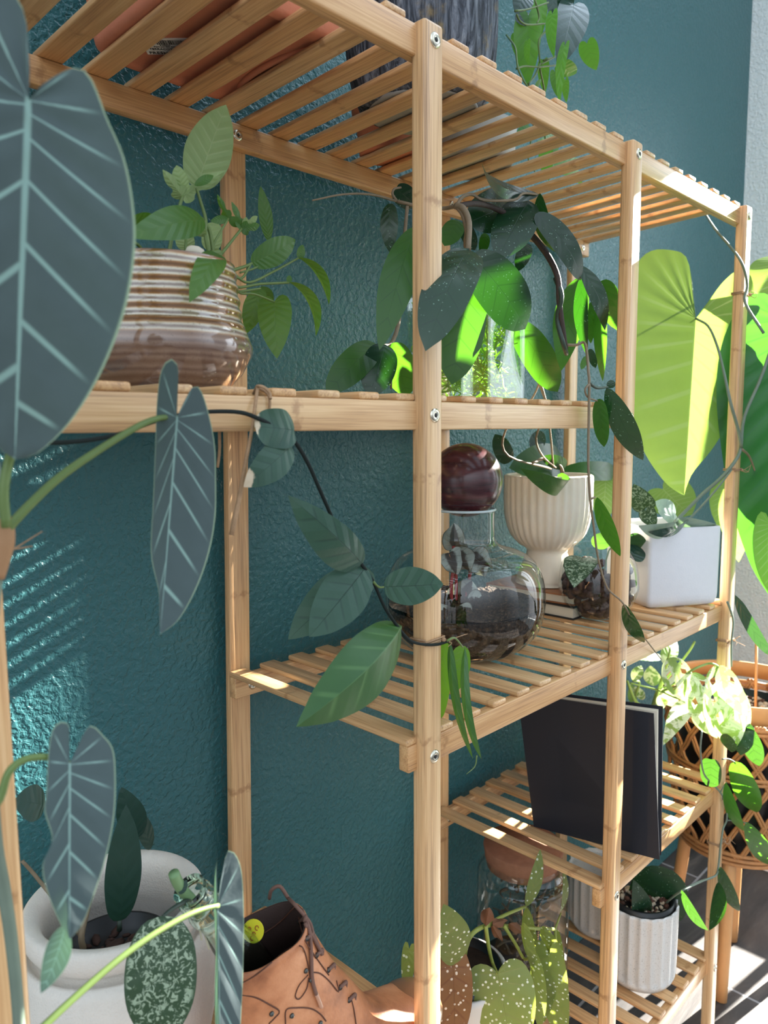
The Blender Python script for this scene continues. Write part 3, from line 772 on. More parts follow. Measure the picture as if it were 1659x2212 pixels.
# measured corners of the vase: front right edge and back right edge
TX1, TY0 = 0.318, 0.115
TX0, TY1 = 0.195, 0.20
TH = (U(1092, 655, x=TX1).z) - tz
b = MB()
w = .0022
b.box((TX0, TY0, tz), (TX1, TY1, tz + .006), .001)
for lo, hi in (((TX0, TY0, tz + .0062), (TX1, TY0 + w, tz + TH)), ((TX0, TY1 - w, tz + .0062), (TX1, TY1, tz + TH)), ((TX0, TY0 + w + .0001, tz + .0062), (TX0 + w, TY1 - w - .0001, tz + TH)), ((TX1 - w, TY0 + w + .0001, tz + .0062), (TX1, TY1 - w - .0001, tz + TH))):
    b.box(lo, hi, .0004, 1)
b.build('vase_glass', TGLASS, tank, smooth=False)
ROOTM = leafmat('green_roots', srgb(150, 186, 80), srgb(190, 214, 130), (.62, .85, .16, 1), lateral=False, tf=.5, rough=.5, bump=0)
rn = random.Random(3)
b = MB()
for k in range(300):
    p = Vector((rn.uniform(TX0 + .006, TX1 - .006), rn.uniform(TY0 + .006, TY1 - .006), tz + rn.uniform(.008, TH * .93)))
    d = Vector((rn.uniform(-1, 1), rn.uniform(-.6, .6), rn.uniform(-.7, .7)))
    pts = [p]
    for q in range(4):
        d = (d + Vector((rn.uniform(-.6, .6), rn.uniform(-.6, .6), rn.uniform(-.6, .6)))).normalized()
        p = p + d * rn.uniform(.008, .018)
        p = Vector((min(max(p.x, TX0 + .004), TX1 - .004), min(max(p.y, TY0 + .004), TY1 - .004), min(max(p.z, tz + .007), tz + TH * .95)))
        pts.append(p)
    b.tube(pts, [rn.uniform(.0009, .0017), .0006], n=5, sub=3)
o = b.build('green_roots', ROOTM, tank); o['kind'] = 'stuff'

# ---------------------------------------------------------------- hoya in the cream pedestal pot: stems climb through the middle tier
hz = top_of(2)
BKH = 0.034                                    # the two books under the pot
ccx, ccy = 0.520, 0.205
hoya = thing('potted_hoya', 'trailing dark-leaved hoya in a cream fluted pedestal pot standing on books', 'plant', (ccx, ccy, hz + BKH))
CREAM = simple('cream_ceramic', srgb(220, 210, 192), 0.38, 0.5, bump=.15, bscale=300, var=.06)
pz = hz + BKH
s_ = 1.155 / CF
rimz = U(1190, 1026, y=ccy).z
bowlb = U(1190, 1178, y=ccy).z
prof = [(.0001, pz), (.044, pz), (.046, pz + .004), (.045, pz + .012), (.036, bowlb - .022), (.031, bowlb - .008), (.034, bowlb - .001), (.044, bowlb + .005), (.058, bowlb + .022), (.0655, bowlb + .05), (.067, bowlb + .075), (.067, rimz - .004), (.066, rimz), (.063, rimz), (.062, rimz - .02), (.058, bowlb + .04), (.0001, bowlb + .02)]
def fl(w, t): return 1 + (-0.034 * abs(math.sin(w * 17)) + .011 if .40 < t < .72 else 0)
MB().lathe([(p.x, p.z) for p in [q for q in smooth_path([Vector((r, 0, z)) for r, z in prof], 3)]], (ccx, ccy, 0), 136, mod=fl).build('pedestal_pot', CREAM, hoya)
MB().lathe([(.0615, rimz - .014), (.03, rimz - .008), (.0001, rimz - .008)], (ccx, ccy, 0), 30).build('soil', SOIL, hoya)
hz4 = (660, 330, 2.183)
HD, HG = M_HOYA, M_HOYAG
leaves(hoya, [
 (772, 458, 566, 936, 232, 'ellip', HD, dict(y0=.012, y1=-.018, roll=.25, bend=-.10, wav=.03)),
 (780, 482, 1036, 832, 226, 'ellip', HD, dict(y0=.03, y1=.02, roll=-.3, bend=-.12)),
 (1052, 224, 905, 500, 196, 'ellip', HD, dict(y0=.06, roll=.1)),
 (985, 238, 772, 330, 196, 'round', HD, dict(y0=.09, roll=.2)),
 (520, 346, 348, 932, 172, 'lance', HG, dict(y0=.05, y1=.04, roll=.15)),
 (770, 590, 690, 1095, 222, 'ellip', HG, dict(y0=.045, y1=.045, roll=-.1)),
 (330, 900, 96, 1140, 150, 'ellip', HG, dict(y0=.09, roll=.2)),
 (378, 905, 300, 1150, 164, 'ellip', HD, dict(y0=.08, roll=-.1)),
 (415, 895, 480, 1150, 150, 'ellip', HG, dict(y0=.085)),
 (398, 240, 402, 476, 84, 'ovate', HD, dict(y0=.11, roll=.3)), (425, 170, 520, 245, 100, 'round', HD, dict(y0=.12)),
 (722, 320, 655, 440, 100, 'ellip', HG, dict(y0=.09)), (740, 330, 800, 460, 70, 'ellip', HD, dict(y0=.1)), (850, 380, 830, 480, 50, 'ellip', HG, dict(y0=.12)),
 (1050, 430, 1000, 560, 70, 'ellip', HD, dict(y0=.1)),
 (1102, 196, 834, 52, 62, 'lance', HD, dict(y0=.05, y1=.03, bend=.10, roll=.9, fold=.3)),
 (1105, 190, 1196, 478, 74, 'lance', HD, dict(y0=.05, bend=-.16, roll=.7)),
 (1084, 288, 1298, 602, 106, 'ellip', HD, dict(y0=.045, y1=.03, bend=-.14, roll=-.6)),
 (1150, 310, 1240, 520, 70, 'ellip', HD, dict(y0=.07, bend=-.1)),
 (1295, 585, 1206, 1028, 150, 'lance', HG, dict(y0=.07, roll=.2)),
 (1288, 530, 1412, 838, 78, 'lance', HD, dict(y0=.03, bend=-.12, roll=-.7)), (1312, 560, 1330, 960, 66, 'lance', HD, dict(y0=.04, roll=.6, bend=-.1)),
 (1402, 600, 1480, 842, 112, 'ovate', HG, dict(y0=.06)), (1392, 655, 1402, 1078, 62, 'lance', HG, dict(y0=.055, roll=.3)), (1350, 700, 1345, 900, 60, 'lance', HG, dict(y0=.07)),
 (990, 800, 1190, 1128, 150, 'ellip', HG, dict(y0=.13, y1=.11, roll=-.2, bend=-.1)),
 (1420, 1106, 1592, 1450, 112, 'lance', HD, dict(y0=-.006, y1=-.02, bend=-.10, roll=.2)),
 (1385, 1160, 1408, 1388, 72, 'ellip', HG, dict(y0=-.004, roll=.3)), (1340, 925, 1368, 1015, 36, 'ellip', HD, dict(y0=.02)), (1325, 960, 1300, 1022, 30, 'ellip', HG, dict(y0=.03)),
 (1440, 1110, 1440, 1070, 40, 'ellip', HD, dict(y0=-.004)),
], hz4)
leaves(hoya, [(1290, 1074, 1340, 1202, 34, 'lance', HG, dict(roll=.5)), (1348, 1304, 1392, 1388, 30, 'lance', HD, dict(roll=.5))], y=-.012)
z5 = (829, 850, 2)
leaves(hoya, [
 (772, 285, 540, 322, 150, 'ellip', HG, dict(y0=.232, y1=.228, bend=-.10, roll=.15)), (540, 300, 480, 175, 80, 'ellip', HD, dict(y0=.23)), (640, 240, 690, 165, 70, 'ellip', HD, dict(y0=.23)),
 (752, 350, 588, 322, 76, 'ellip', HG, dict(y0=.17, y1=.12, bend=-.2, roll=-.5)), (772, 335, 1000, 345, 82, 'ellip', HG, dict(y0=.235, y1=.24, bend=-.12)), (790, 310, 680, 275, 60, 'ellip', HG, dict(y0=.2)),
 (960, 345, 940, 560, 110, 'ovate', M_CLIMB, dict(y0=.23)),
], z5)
stem(hoya, [(1215, 1020, .2), (1208, 1005, .2), (1180, 990, .2), (1150, 1000, .19)], [.003, .002], STEM_B, name='main_stem')
for P in ([(1200, 1010, .2), (1172, 985, .19), (1158, 945, .16), (1180, 880, .15), (1150, 800, .15), (1112, 735, .16)], [(1190, 1012, .2), (1098, 985, .18), (1092, 930, .17), (1150, 860, .16), (1165, 800, .15), (1115, 730, .14)], [(1195, 1010, .2), (1188, 930, .18), (1172, 840, .17), (1130, 770, .16), (1085, 690, .14), (1010, 560, .09)]):
    stem(hoya, P, [.0016, .0011], STEM_B)
stem(hoya, [(1112, 735, .14), (1060, 640, .12), (1010, 545, .07), (1008, 500, .05), (1000, 465, .05), (985, 445, .06)], [.0026, .0022], STEM_B, name='main_stem')
stem(hoya, [(985, 445, .06), (1000, 450, .05), (1013, 480, .04), (1011, 540, .03)], [.0034, .0028], STEM_B, name='main_stem')
stem(hoya, [(985, 445, .06), (960, 450, .08), (920, 450, .09), (880, 440, .1), (858, 435, .11)], [.0022, .0016], STEM_B)
stem(hoya, [(985, 445, .06), (1030, 440, .06), (1070, 450, .07), (1110, 475, .07), (1150, 510, .06), (1185, 555, .05), (1205, 600, .04), (1208, 650, .04), (1214, 700, .04), (1222, 755, .04)], [.0026, .0036, .0030], simple('stem_dark_woody', srgb(58, 46, 40), .7, bump=.6, bscale=400), name='main_stem')
stem(hoya, [(1200, 600, .044), (1213, 640, .036), (1204, 690, .044), (1216, 740, .036), (1224, 765, .04)], [.0030, .0026], STEM_D)
stem(hoya, [(1224, 745, .04), (1245, 745, .035), (1262, 740, .03), (1268, 765, .012), (1271, 800, -.004), (1273, 828, -.008), (1272, 900, -.009), (1271, 1000, -.01), (1275, 1080, -.011), (1283, 1140, -.011), (1292, 1205, -.012), (1312, 1270, -.014), (1345, 1302, -.016), (1375, 1355, -.012), (1400, 1388, .0), (1428, 1424, .01)], [.0017, .0014, .0008], STEM_B, name='trailing_stem')
stem(hoya, [(1272, 830, -.008), (1264, 842, -.008), (1270, 858, -.006), (1290, 866, -.004)], [.0013, .0009], STEM_B, name='leaf_stalk')
stem(hoya, [(1273, 828, -.008), (1290, 838, -.008), (1312, 836, -.006)], [.0018, .0012], STEM_D, name='leaf_stalk')
stem(hoya, [(1275, 1078, -.011), (1285, 1074, -.012)], [.0016, .001], STEM_B, name='leaf_stalk')
stem(hoya, [(858, 435, .11), (800, 420, .11), (740, 420, .11), (675, 433, .11)], [.0012, .0007], STEM_B, name='tendril')
stem(hoya, [(858, 435, .11), (848, 420, .11), (852, 408, .11), (866, 405, .11)], [.0014, .001], STEM_B, name='leaf_stalk')
stem(hoya, [(880, 445, .1), (866, 600, .11), (862, 690, .1), (845, 742, .09), (818, 745, .085)], [.0018, .0022, .0016], STEM_B)
stem(hoya, [(985, 445, .06), (1000, 425, .06), (1020, 420, .06), (1045, 432, .06), (1110, 432, .05), (1130, 418, .05), (1160, 420, .05)], [.0018, .0012], STEM_B)
stem(hoya, [(845, 742, .09), (846, 790, .09), (845, 840, .085)], [.0012, .001], STEM_B)
# two books under the pot
PAGES = simple('book_pages', srgb(216, 206, 186), .8, bump=.4, bscale=900)
def book(name, lo, hi, cover, label, rotz=0.0, group=None, loc=None):
    c = Vector(((lo[0] + hi[0]) / 2, (lo[1] + hi[1]) / 2, lo[2]))
    M = Matrix.Translation(c) @ Matrix.Rotation(rotz, 4, 'Z') @ Matrix.Translation(-c)
    t = thing(name, label, 'book', c, group)
    b = MB(); th = .002
    b.box((lo[0], lo[1], lo[2]), (hi[0], hi[1], lo[2] + th), .0005, 1, M=M)
    b.box((lo[0], lo[1], hi[2] - th), (hi[0], hi[1], hi[2]), .0005, 1, M=M)
    b.box((lo[0], hi[1] - th, lo[2] + .0021), (hi[0], hi[1], hi[2] - .0021), .0005, 1, M=M)
    b.build('cover', cover, t, smooth=False)
    MB().box((lo[0] + .003, lo[1] + .003, lo[2] + th + .0002), (hi[0] - .003, hi[1] - .0025, hi[2] - th - .0002), M=M).build('pages', PAGES, t, smooth=False)
    return t
book('book', (ccx - .062, ccy - .085, hz), (ccx + .055, ccy + .075, hz + .019), simple('cover_black', srgb(34, 34, 36), .5), 'thick pale-paged book with dark cover at the bottom of the pair under the cream pot')
book('book', (ccx - .060, ccy - .080, hz + .0192), (ccx + .050, ccy + .072, hz + .0338), simple('cover_brown', srgb(150, 96, 60), .5), 'thin brown book lying on the dark book under the cream pedestal pot', rotz=.05)

# ---------------------------------------------------------------- top tier: terracotta planter, weathered grey pot, philodendron
pz = top_of(0)
TERR = simple('terracotta', srgb(198, 126, 98), .75, .3, bump=.25, bscale=300, var=.1)
A, B_, C_, D_ = (-.158, .085), (-.158, .262), (-.022, .262), (-.022, .085)
tp = thing('terracotta_planter', 'long terracotta planter with a barcode sticker under it on the top tier', 'planter', (-.09, .18, pz))
def rrect(cx, cy, hx, hy, r, n=6):
    P = []
    for sx, sy, a0 in ((1, 1, 0), (-1, 1, 90), (-1, -1, 180), (1, -1, 270)):
        for k in range(n + 1):
            a = math.radians(a0 + 90 * k / n)
            P.append((cx + sx * (hx - r) + r * math.cos(a), cy + sy * (hy - r) + r * math.sin(a)))
    return P
def loft_rect(levels, cx, cy, r=.02, n=6):
    vs, fs = [], []
    m = 4 * (n + 1)
    for hx, hy, z in levels:
        vs += [(x, y, z) for x, y in rrect(cx, cy, hx, hy, min(r, hx * .9, hy * .9), n)]
    for i in range(len(levels) - 1):
        for k in range(m):
            k2 = (k + 1) % m
            fs.append([i * m + k, i * m + k2, (i + 1) * m + k2, (i + 1) * m + k])
    fs.append(list(range(m))[::-1]); fs.append([(len(levels) - 1) * m + k for k in range(m)])
    return vs, fs
hx, hy = .088, .098
b = MB()
lv = [(hx * .70, hy * .72, pz + .004), (hx * .74, hy * .76, pz + .0015), (hx * .80, hy * .80, pz), (hx * .86, hy * .86, pz), (hx * .90, hy * .90, pz + .004), (hx * .93, hy * .93, pz + .02), (hx, hy, pz + .10), (hx * 1.06, hy * 1.06, pz + .102), (hx * 1.08, hy * 1.08, pz + .135), (hx * .98, hy * .98, pz + .136), (hx * .9, hy * .9, pz + .02)]
b.add(*loft_rect(lv, -.082, .172, .03))
for sx in (-1, 1):        # raised horseshoe feet at either end
    P = [(-.082 + sx * (.072 - .02 * math.cos(a)), .172 + .06 * math.sin(a), pz + .0035) for a in np.linspace(-1.5, 1.5, 14)]
    b.tube(P, .0036, n=8, sub=2)
b.build('planter_body', TERR, tp)
def stick_text(t):
    o = bpy.data.curves.new('sticker_text', 'FONT'); o.body = t; o.size = .0052; o.extrude = .00001; o.align_x = 'LEFT'
    return o
sc = U(362, 100, z=pz + .0038)
st = MB()
sd = Vector((.72, -.69, 0)); su = Vector((-.69, -.72, 0))     # text runs towards the right rear, read from below
def SP(a, c, z=0): return sc + sd * a + su * c + Vector((0, 0, -z))
STK = MB().add([SP(-.021, -.014, .0004), SP(.021, -.014, .0004), SP(.021, .014, .0004), SP(-.021, .014, .0004), SP(-.021, -.014, -.0003), SP(.021, -.014, -.0003), SP(.021, .014, -.0003), SP(-.021, .014, -.0003)],
         [[0, 1, 2, 3], [7, 6, 5, 4], [0, 4, 5, 1], [1, 5, 6, 2], [2, 6, 7, 3], [3, 7, 4, 0]]).build('sticker', simple('sticker_paper', srgb(226, 224, 222), .6), tp, smooth=False)
INK = simple('ink', srgb(30, 30, 32), .6)
b = MB(); rn = random.Random(5); a = -.008
while a < .017:
    w = rn.choice((.0004, .0007, .0011))
    b.add([SP(a, .004, .0006), SP(a + w, .004, .0006), SP(a + w, .0115, .0006), SP(a, .0115, .0006)], [[0, 1, 2, 3]])
    a += w + rn.choice((.0004, .0006))
b.build('barcode', INK, STK, smooth=False)
def text_mesh(body, size, M, mat, parent, name, extr=0.0001):
    cu = bpy.data.curves.new(name, 'FONT'); cu.body = body; cu.size = size; cu.extrude = extr; cu.resolution_u = 3
    o = bpy.data.objects.new(name, cu); COL.objects.link(o)
    dg = bpy.context.evaluated_depsgraph_get()
    me = bpy.data.meshes.new_from_object(o.evaluated_get(dg))
    bpy.data.objects.remove(o)
    off = root_of(parent).location
    for v in me.vertices: v.co = M @ v.co - off
    return link(name, me, mat, parent)
def frame_M(o, ex, ey):
    ez = ex.cross(ey)
    return Matrix(((ex.x, ey.x, ez.x, o.x), (ex.y, ey.y, ez.y, o.y), (ex.z, ey.z, ez.z, o.z), (0, 0, 0, 1)))
for body, size, a, c in (('FRESHO', .0062, -.019, -.0125), ('TERRACOTTA P', .0040, -.017, -.005), ('Plant pot 004 KM', .0026, -.012, -.0005), ('8 420024', .0024, -.006, .0022)):
    text_mesh(body, size, frame_M(SP(a, c, .0007), sd, su), INK, STK, 'sticker_text')

def bark():
    t = NT('weathered_grey_wood')
    o = t.obj()
    n = t.noise(t.mapping(o, (110, 110, 16)), 1.0, 5, 0.65, 1.4)
    n2 = t.noise(o, 30, 4, .6)
    c = t.ramp(n, [(.3, srgb(30, 33, 38)), (.45, srgb(70, 75, 84)), (.6, srgb(120, 126, 136)), (.75, srgb(152, 156, 160))])
    c = t.mix(t.step(n2, .56, .7), c, srgb(134, 118, 88))
    return t.done(t.bsdf(c, .75, .3, t.bump(n, 1.0, .006)))
BARK = bark()
sx_, sy_ = .150, .135
st = thing('weathered_pot', 'weathered grey wood-grained round pot on the top tier behind the middle front post', 'pot', (sx_, sy_, pz))
def wob(w, t): return 1 + .035 * math.sin(3 * w + 1) + .02 * math.sin(7 * w + t * 5) + .012 * math.sin(15 * w + 9 * t)
MB().lathe([(.0001, pz + .001), (.05, pz + .001), (.062, pz + .004), (.071, pz + .018), (.077, pz + .05), (.079, pz + .10), (.077, pz + .19), (.074, pz + .2), (.068, pz + .195), (.066, pz + .1), (.0001, pz + .08)], (sx_, sy_, 0), 96, mod=wob, sub=3).build('pot_body', BARK, st)
MB().lathe([(.0001, pz + .0002), (.056, pz + .0002), (.0585, pz + .0012), (.0585, pz + .004)], (sx_, sy_, 0), 48).build('pot_base', simple('grey_pot_base', srgb(150, 148, 142), .6), st)
MB().lathe([(.0001, pz - .0004), (.009, pz - .0004), (.009, pz + .0004)], (sx_ - .035, sy_ - .01, 0), 20).build('drain_hole', DARK, st)

GREYC = simple('grey_ceramic', srgb(166, 164, 158), .5, var=.05)
px_, py_ = .315, .20
ph = thing('potted_philodendron', 'heart-leaf philodendron trailing from a grey pot on the top tier', 'plant', (px_, py_, pz))
MB().lathe([(.0001, pz + .001), (.052, pz + .001), (.056, pz + .006), (.058, pz + .04), (.059, pz + .047), (.056, pz + .047), (.052, pz + .02), (.0001, pz + .02)], (px_, py_, 0), 48).build('pot', GREYC, ph)
MB().lathe([(.055, pz + .04), (.03, pz + .043), (.0001, pz + .043)], (px_, py_, 0), 30).build('soil', SOIL, ph)
zp = (1040, 0, 5.53)
PG, PDk = M_PHIL, M_PHILD
leaves(ph, [
 (1100, 60, 905, 830, 400, 'heart', PDk, dict(y0=.09, y1=.07, roll=-.2, bend=-.05, asym=(1.1, .9))), (1010, 60, 960, -280, 200, 'heart', PDk, dict(y0=.10, roll=.5)),
 (845, 170, 868, 690, 140, 'heart', PG, dict(y0=.06, roll=.5)), (992, 556, 935, 1280, 120, 'heart', PG, dict(y0=.06, roll=.4)), (980, 620, 1005, 550, 60, 'heart', PG),
 (1262, 520, 1372, 840, 220, 'heart', PG, dict(y0=.12, roll=.4)),
 (560, 190, 560, 1030, 330, 'heart', PG, dict(y0=.14, roll=.2)), (700, -30, 720, 420, 190, 'heart', PG, dict(y0=.15)), (520, -60, 400, 160, 280, 'heart', PDk, dict(y0=.13)), (560, 150, 480, 300, 240, 'round', PDk, dict(y0=.145)),
 (740, 740, 760, 1120, 140, 'heart', PG, dict(y0=.14)), (880, 860, 900, 1150, 130, 'heart', PG, dict(y0=.15)), (1000, 960, 1015, 1230, 90, 'heart', PG, dict(y0=.15)), (960, 780, 1130, 880, 190, 'heart', PG, dict(y0=.14, roll=.5)),
 (860, -80, 830, 230, 160, 'heart', PDk, dict(y0=.13)), (550, 505, 570, 790, 80, 'heart', PG, dict(y0=.1, roll=.8)), (440, 430, 560, 860, 200, 'heart', PG, dict(y0=.16)), (640, 1040, 700, 1000, 100, 'heart', PG, dict(y0=.09, roll=1.0)),
 (770, 1800, 800, 2160, 175, 'heart', PG, dict(y0=.16, roll=.2)), (900, 1760, 830, 1850, 70, 'heart', PG, dict(y0=.17)), (860, 1960, 1160, 1890, 90, 'heart', PG, dict(y0=.19)), (1000, 2060, 1165, 2040, 70, 'heart', PG, dict(y0=.2)),
 (560, 1500, 420, 1580, 110, 'heart', PG, dict(y0=.19)), (860, 1630, 650, 1700, 90, 'heart', PG, dict(y0=.19)), (430, 1390, 360, 1420, 80, 'heart', PG, dict(y0=.2)), (1160, 2150, 1200, 2200, 50, 'heart', PG, dict(y0=.2)),
], zp, y=.1)
for P in ([(420, 170), (460, 250), (560, 295), (780, 280)], [(790, 350), (690, 470), (690, 640), (700, 760)], [(980, 620), (850, 690), (690, 780)], [(420, 820), (520, 790), (680, 800), (930, 775)], [(700, 760), (640, 900), (560, 1000)], [(640, 0), (690, 200), (660, 280)], [(740, 720), (840, 690)], [(560, 1000, .13), (590, 1200, .16), (620, 1500, .18), (560, 1900, .19), (640, 2050, .19)], [(690, 780, .12), (760, 1150, .14), (760, 1600, .155), (770, 1800, .16)], [(300, 420, .15), (400, 560, .1), (420, 700, .09), (440, 830, .085), (500, 960, .085), (550, 1030, .085)], [(400, 130), (560, 110), (800, 30)]):
    stem(ph, P, [.0012, .0009], STEM_G, zp, y=.1)
tc = thing('terracotta_pot', 'small terracotta pot at the back of the top tier, seen from below through the slats', 'pot', (.215, .25, pz))
MB().lathe([(.0001, pz + .001), (.032, pz + .001), (.035, pz + .004), (.040, pz + .05), (.044, pz + .051), (.045, pz + .065), (.041, pz + .065), (.037, pz + .03), (.0001, pz + .03)], (.215, .25, 0), 48).build('pot_body', TERR, tc)

# ---------------------------------------------------------------- third tier: terrarium flask with a ball stopper
hz = top_of(2)
tc_ = U(1004, 1305, y=.14)
fx, fy = tc_.x, tc_.y
R = 171 * depth(tc_) / CF
nz = U(1004, 1100, y=.14).z; nb = U(1004, 1182, y=.14).z
ter = thing('terrarium', 'round glass terrarium flask with a dark red wooden ball stopper', 'terrarium', (fx, fy, hz))
NR = 62 * depth(tc_) / CF
zc = hz + .064
shell = [(.0001, hz + .003), (.045, hz + .003), (.066, hz + .008), (R * .90, hz + .028), (R * .985, hz + .05), (R, zc + .005), (R * .97, zc + .03), (R * .87, zc + .05), (R * .70, nb - .006), (NR * 1.25, nb + .002), (NR * 1.03, nb + .010), (NR, nb + .02), (NR, nz - .004), (NR * 1.03, nz)]
MB().lathe(shell, (fx, fy, 0), 64, sub=3).build('glass_flask', TGLASS, ter)
MB().lathe([(.044, hz + .0006), (.046, hz + .002), (.040, hz + .0032)], (fx, fy, 0), 48).build('base_ring', simple('thick_glass_base', srgb(60, 72, 74), .1, .6), ter)
MB().tube([(fx + NR * 1.02 * math.cos(w), fy + NR * 1.02 * math.sin(w), nz) for w in np.linspace(0, 2 * math.pi, 41)], .0016, n=8, sub=1).build('neck_rim', simple('lip_glint', srgb(190, 204, 206), .08, .8), ter)  # opaque pale colour stands in for the light line along the rim
bc_ = U(1006, 1037, y=.14)
WOODB = NT('dark_red_wood')
o_ = WOODB.obj()
n_ = WOODB.noise(WOODB.mapping(o_, (20, 20, 160)), 1.0, 4, .6)
WOODB = WOODB.done(WOODB.bsdf(WOODB.ramp(n_, [(.3, srgb(44, 20, 26)), (.7, srgb(86, 40, 46))]), .26, .55, coat=.35, coat_rough=.15))
BR = 80 * depth(bc_) / CF
MB().ball((fx, fy, bc_.z), BR, 48).build('ball_stopper', WOODB, ter)
def ground(n, cx, cy, r, z, h, seed, mat, name, parent, nr=14):
    """bumpy soil surface with body underneath, kept inside radius r(z)"""
    rn = random.Random(seed); m = 48
    vs, fs = [(cx, cy, z + h)], []
    for i in range(1, nr + 1):
        q = i / nr
        for k in range(m):
            w = 2 * math.pi * k / m
            rr = r * q
            vs.append((cx + rr * math.cos(w), cy + rr * math.sin(w), z + h * (1 - q * .55) + rn.uniform(-.004, .005) * (1 if q < .99 else .4)))
    for k in range(m): fs.append([0, 1 + k, 1 + (k + 1) % m])
    for i in range(nr - 1):
        for k in range(m):
            a = 1 + i * m; k2 = (k + 1) % m
            fs.append([a + k, a + m + k, a + m + k2, a + k2])
    return vs, fs
LEAFSOIL = NT('terrarium_soil'); o_ = LEAFSOIL.obj()
v_ = LEAFSOIL.voro(o_, 230)
c_ = LEAFSOIL.ramp(LEAFSOIL.noise(o_, 190, 5, .7), [(.3, srgb(24, 18, 14)), (.5, srgb(50, 37, 28)), (.62, srgb(82, 62, 46)), (.8, srgb(150, 128, 104))])
LEAFSOIL = LEAFSOIL.done(LEAFSOIL.bsdf(c_, .9, .2, LEAFSOIL.bump(v_, 1.0, .004)))
prof = [(.0001, hz + .006), (.044, hz + .006), (.064, hz + .0105), (R * .87, hz + .030), (R * .955, hz + .05), (R * .965, zc - .004)]
b = MB().lathe(prof, (fx, fy, 0), 48, sub=2)
b.add(*ground(0, fx, fy, R * .962, zc - .006, .010, 4, None, '', None))
b.build('soil', LEAFSOIL, ter)
rn = random.Random(8)
RSTEM = simple('red_stem', srgb(150, 48, 50), .5)
for (u0, v0, u1, v1, w, yy) in ((985, 1180, 980, 1130, 56, .15), (990, 1195, 1015, 1235, 60, .14), (970, 1195, 985, 1240, 60, .145), (1020, 1200, 1058, 1225, 60, .135), (1000, 1300, 1020, 1255, 80, .15), (1010, 1300, 1045, 1330, 70, .13), (985, 1310, 965, 1345, 70, .12), (1030, 1210, 1045, 1245, 50, .16)):
    a, c = U(u0, v0, y=yy), U(u1, v1, y=yy - .01)
    leaf(ter, a, c, w * depth(a) / CF, 'heart', M_REX, roll=rn.uniform(-.5, .5), wav=.14, bend=-.1)
for P in ([(978, 1330), (975, 1260), (988, 1195)], [(1000, 1330), (1012, 1260), (1020, 1205)], [(985, 1320), (985, 1250), (980, 1180)]):
    MB().tube([U(p[0], p[1], y=.145) for p in P], .0022, n=6).build('stem', RSTEM, ter)

# ---------------------------------------------------------------- third tier: round glass with clay balls, satin-leaf cutting
cc_ = U(1292, 1275, y=.105)
R2 = 84 * depth(cc_) / CF
ccz = hz + R2 * .92
cl = thing('glass_bowl_plant', 'small round glass of dark clay balls with a satin-leaf cutting beside the square pot', 'plant', (cc_.x, cc_.y, hz))
MB().lathe([(.0001, hz + .002), (R2 * .45, hz + .002), (R2 * .8, hz + R2 * .3), (R2 * .98, hz + R2 * .7), (R2, ccz), (R2 * .93, hz + R2 * 1.4), (R2 * .74, hz + R2 * 1.75), (R2 * .66, hz + R2 * 1.86), (R2 * .68, hz + R2 * 1.9)], (cc_.x, cc_.y, 0), 48, sub=3).build('glass_bowl', TGLASS, cl)
CLAY = simple('clay_balls', srgb(66, 46, 42), .8, .3, bump=.5, bscale=400, var=.3)
b = MB(); rn = random.Random(2)
for k in range(230):
    z = rn.uniform(hz + .008, hz + R2 * 1.42)
    t = (z - hz) / R2
    rmax = R2 * max(.1, math.sqrt(max(0.02, 1 - (t - .93) ** 2))) - .0065
    if t < .35: rmax = R2 * (.35 + t * 1.2) - .006
    w = rn.uniform(0, 6.28); r = rmax * math.sqrt(rn.uniform(.45, 1)) if k % 4 else rmax * rn.random()
    b.ball((cc_.x + r * math.cos(w), cc_.y + r * math.sin(w), z), rn.uniform(.0048, .0064), 8)
o = b.build('clay_balls', CLAY, cl); o['kind'] = 'stuff'
leaves(cl, [(1258, 1205, 1240, 1270, 70, 'heart', M_SILVER, dict(y0=.07, y1=.05, roll=.2, bend=-.1)), (1355, 1165, 1385, 1200, 60, 'heart', M_PHILD, dict(y0=.10, roll=.4)), (1290, 1185, 1310, 1150, 40, 'ovate', M_PHIL, dict(y0=.12))], y=.1)
leaf(cl, U(1362, 1205, y=.09), U(1380, 1180, y=.09), .034, 'round', M_PHILD)
for P in ([(1295, 1290, .105), (1285, 1215, .09), (1258, 1208, .07)], [(1300, 1290, .105), (1315, 1190, .1), (1355, 1168, .1)]):
    stem(cl, P, [.0014, .001], STEM_G)

# ---------------------------------------------------------------- third tier: white square pot with a climbing plant
pFL, pFR = Vector((.588, .070, 0)), Vector((.693, .0055, 0))
ex = (pFR - pFL).normalized(); ey = Vector((-ex.y, ex.x, 0)); sw = (pFR - pFL).length
sq_h = (U(1400, 1143, y=.071).z - hz) - .0005
csq = pFL + ex * sw / 2 + ey * sw / 2
WHITEP = simple('matte_white_ceramic', srgb(214, 213, 216), .55, .4, bump=.25, bscale=420, var=.03)
sqp = thing('climbing_plant', 'large-leaved climber rising from a white square pot to the right-hand posts', 'plant', (csq.x, csq.y, hz))
Mq = Matrix.Translation((csq.x, csq.y, hz)) @ Matrix(((ex.x, ey.x, 0, 0), (ex.y, ey.y, 0, 0), (0, 0, 1, 0), (0, 0, 0, 1)))
h_ = sw / 2
b = MB()
lv = [(h_ * .86, h_ * .86, 0.0005), (h_ * .95, h_ * .95, .004), (h_ * .99, h_ * .99, .012), (h_, h_, .02), (h_ * 1.01, h_ * 1.01, sq_h - .002), (h_ * 1.0, h_ * 1.0, sq_h), (h_ * .93, h_ * .93, sq_h), (h_ * .92, h_ * .92, sq_h - .02), (h_ * .9, h_ * .9, .015)]
vs, fs = loft_rect(lv, 0, 0, .006, 4)
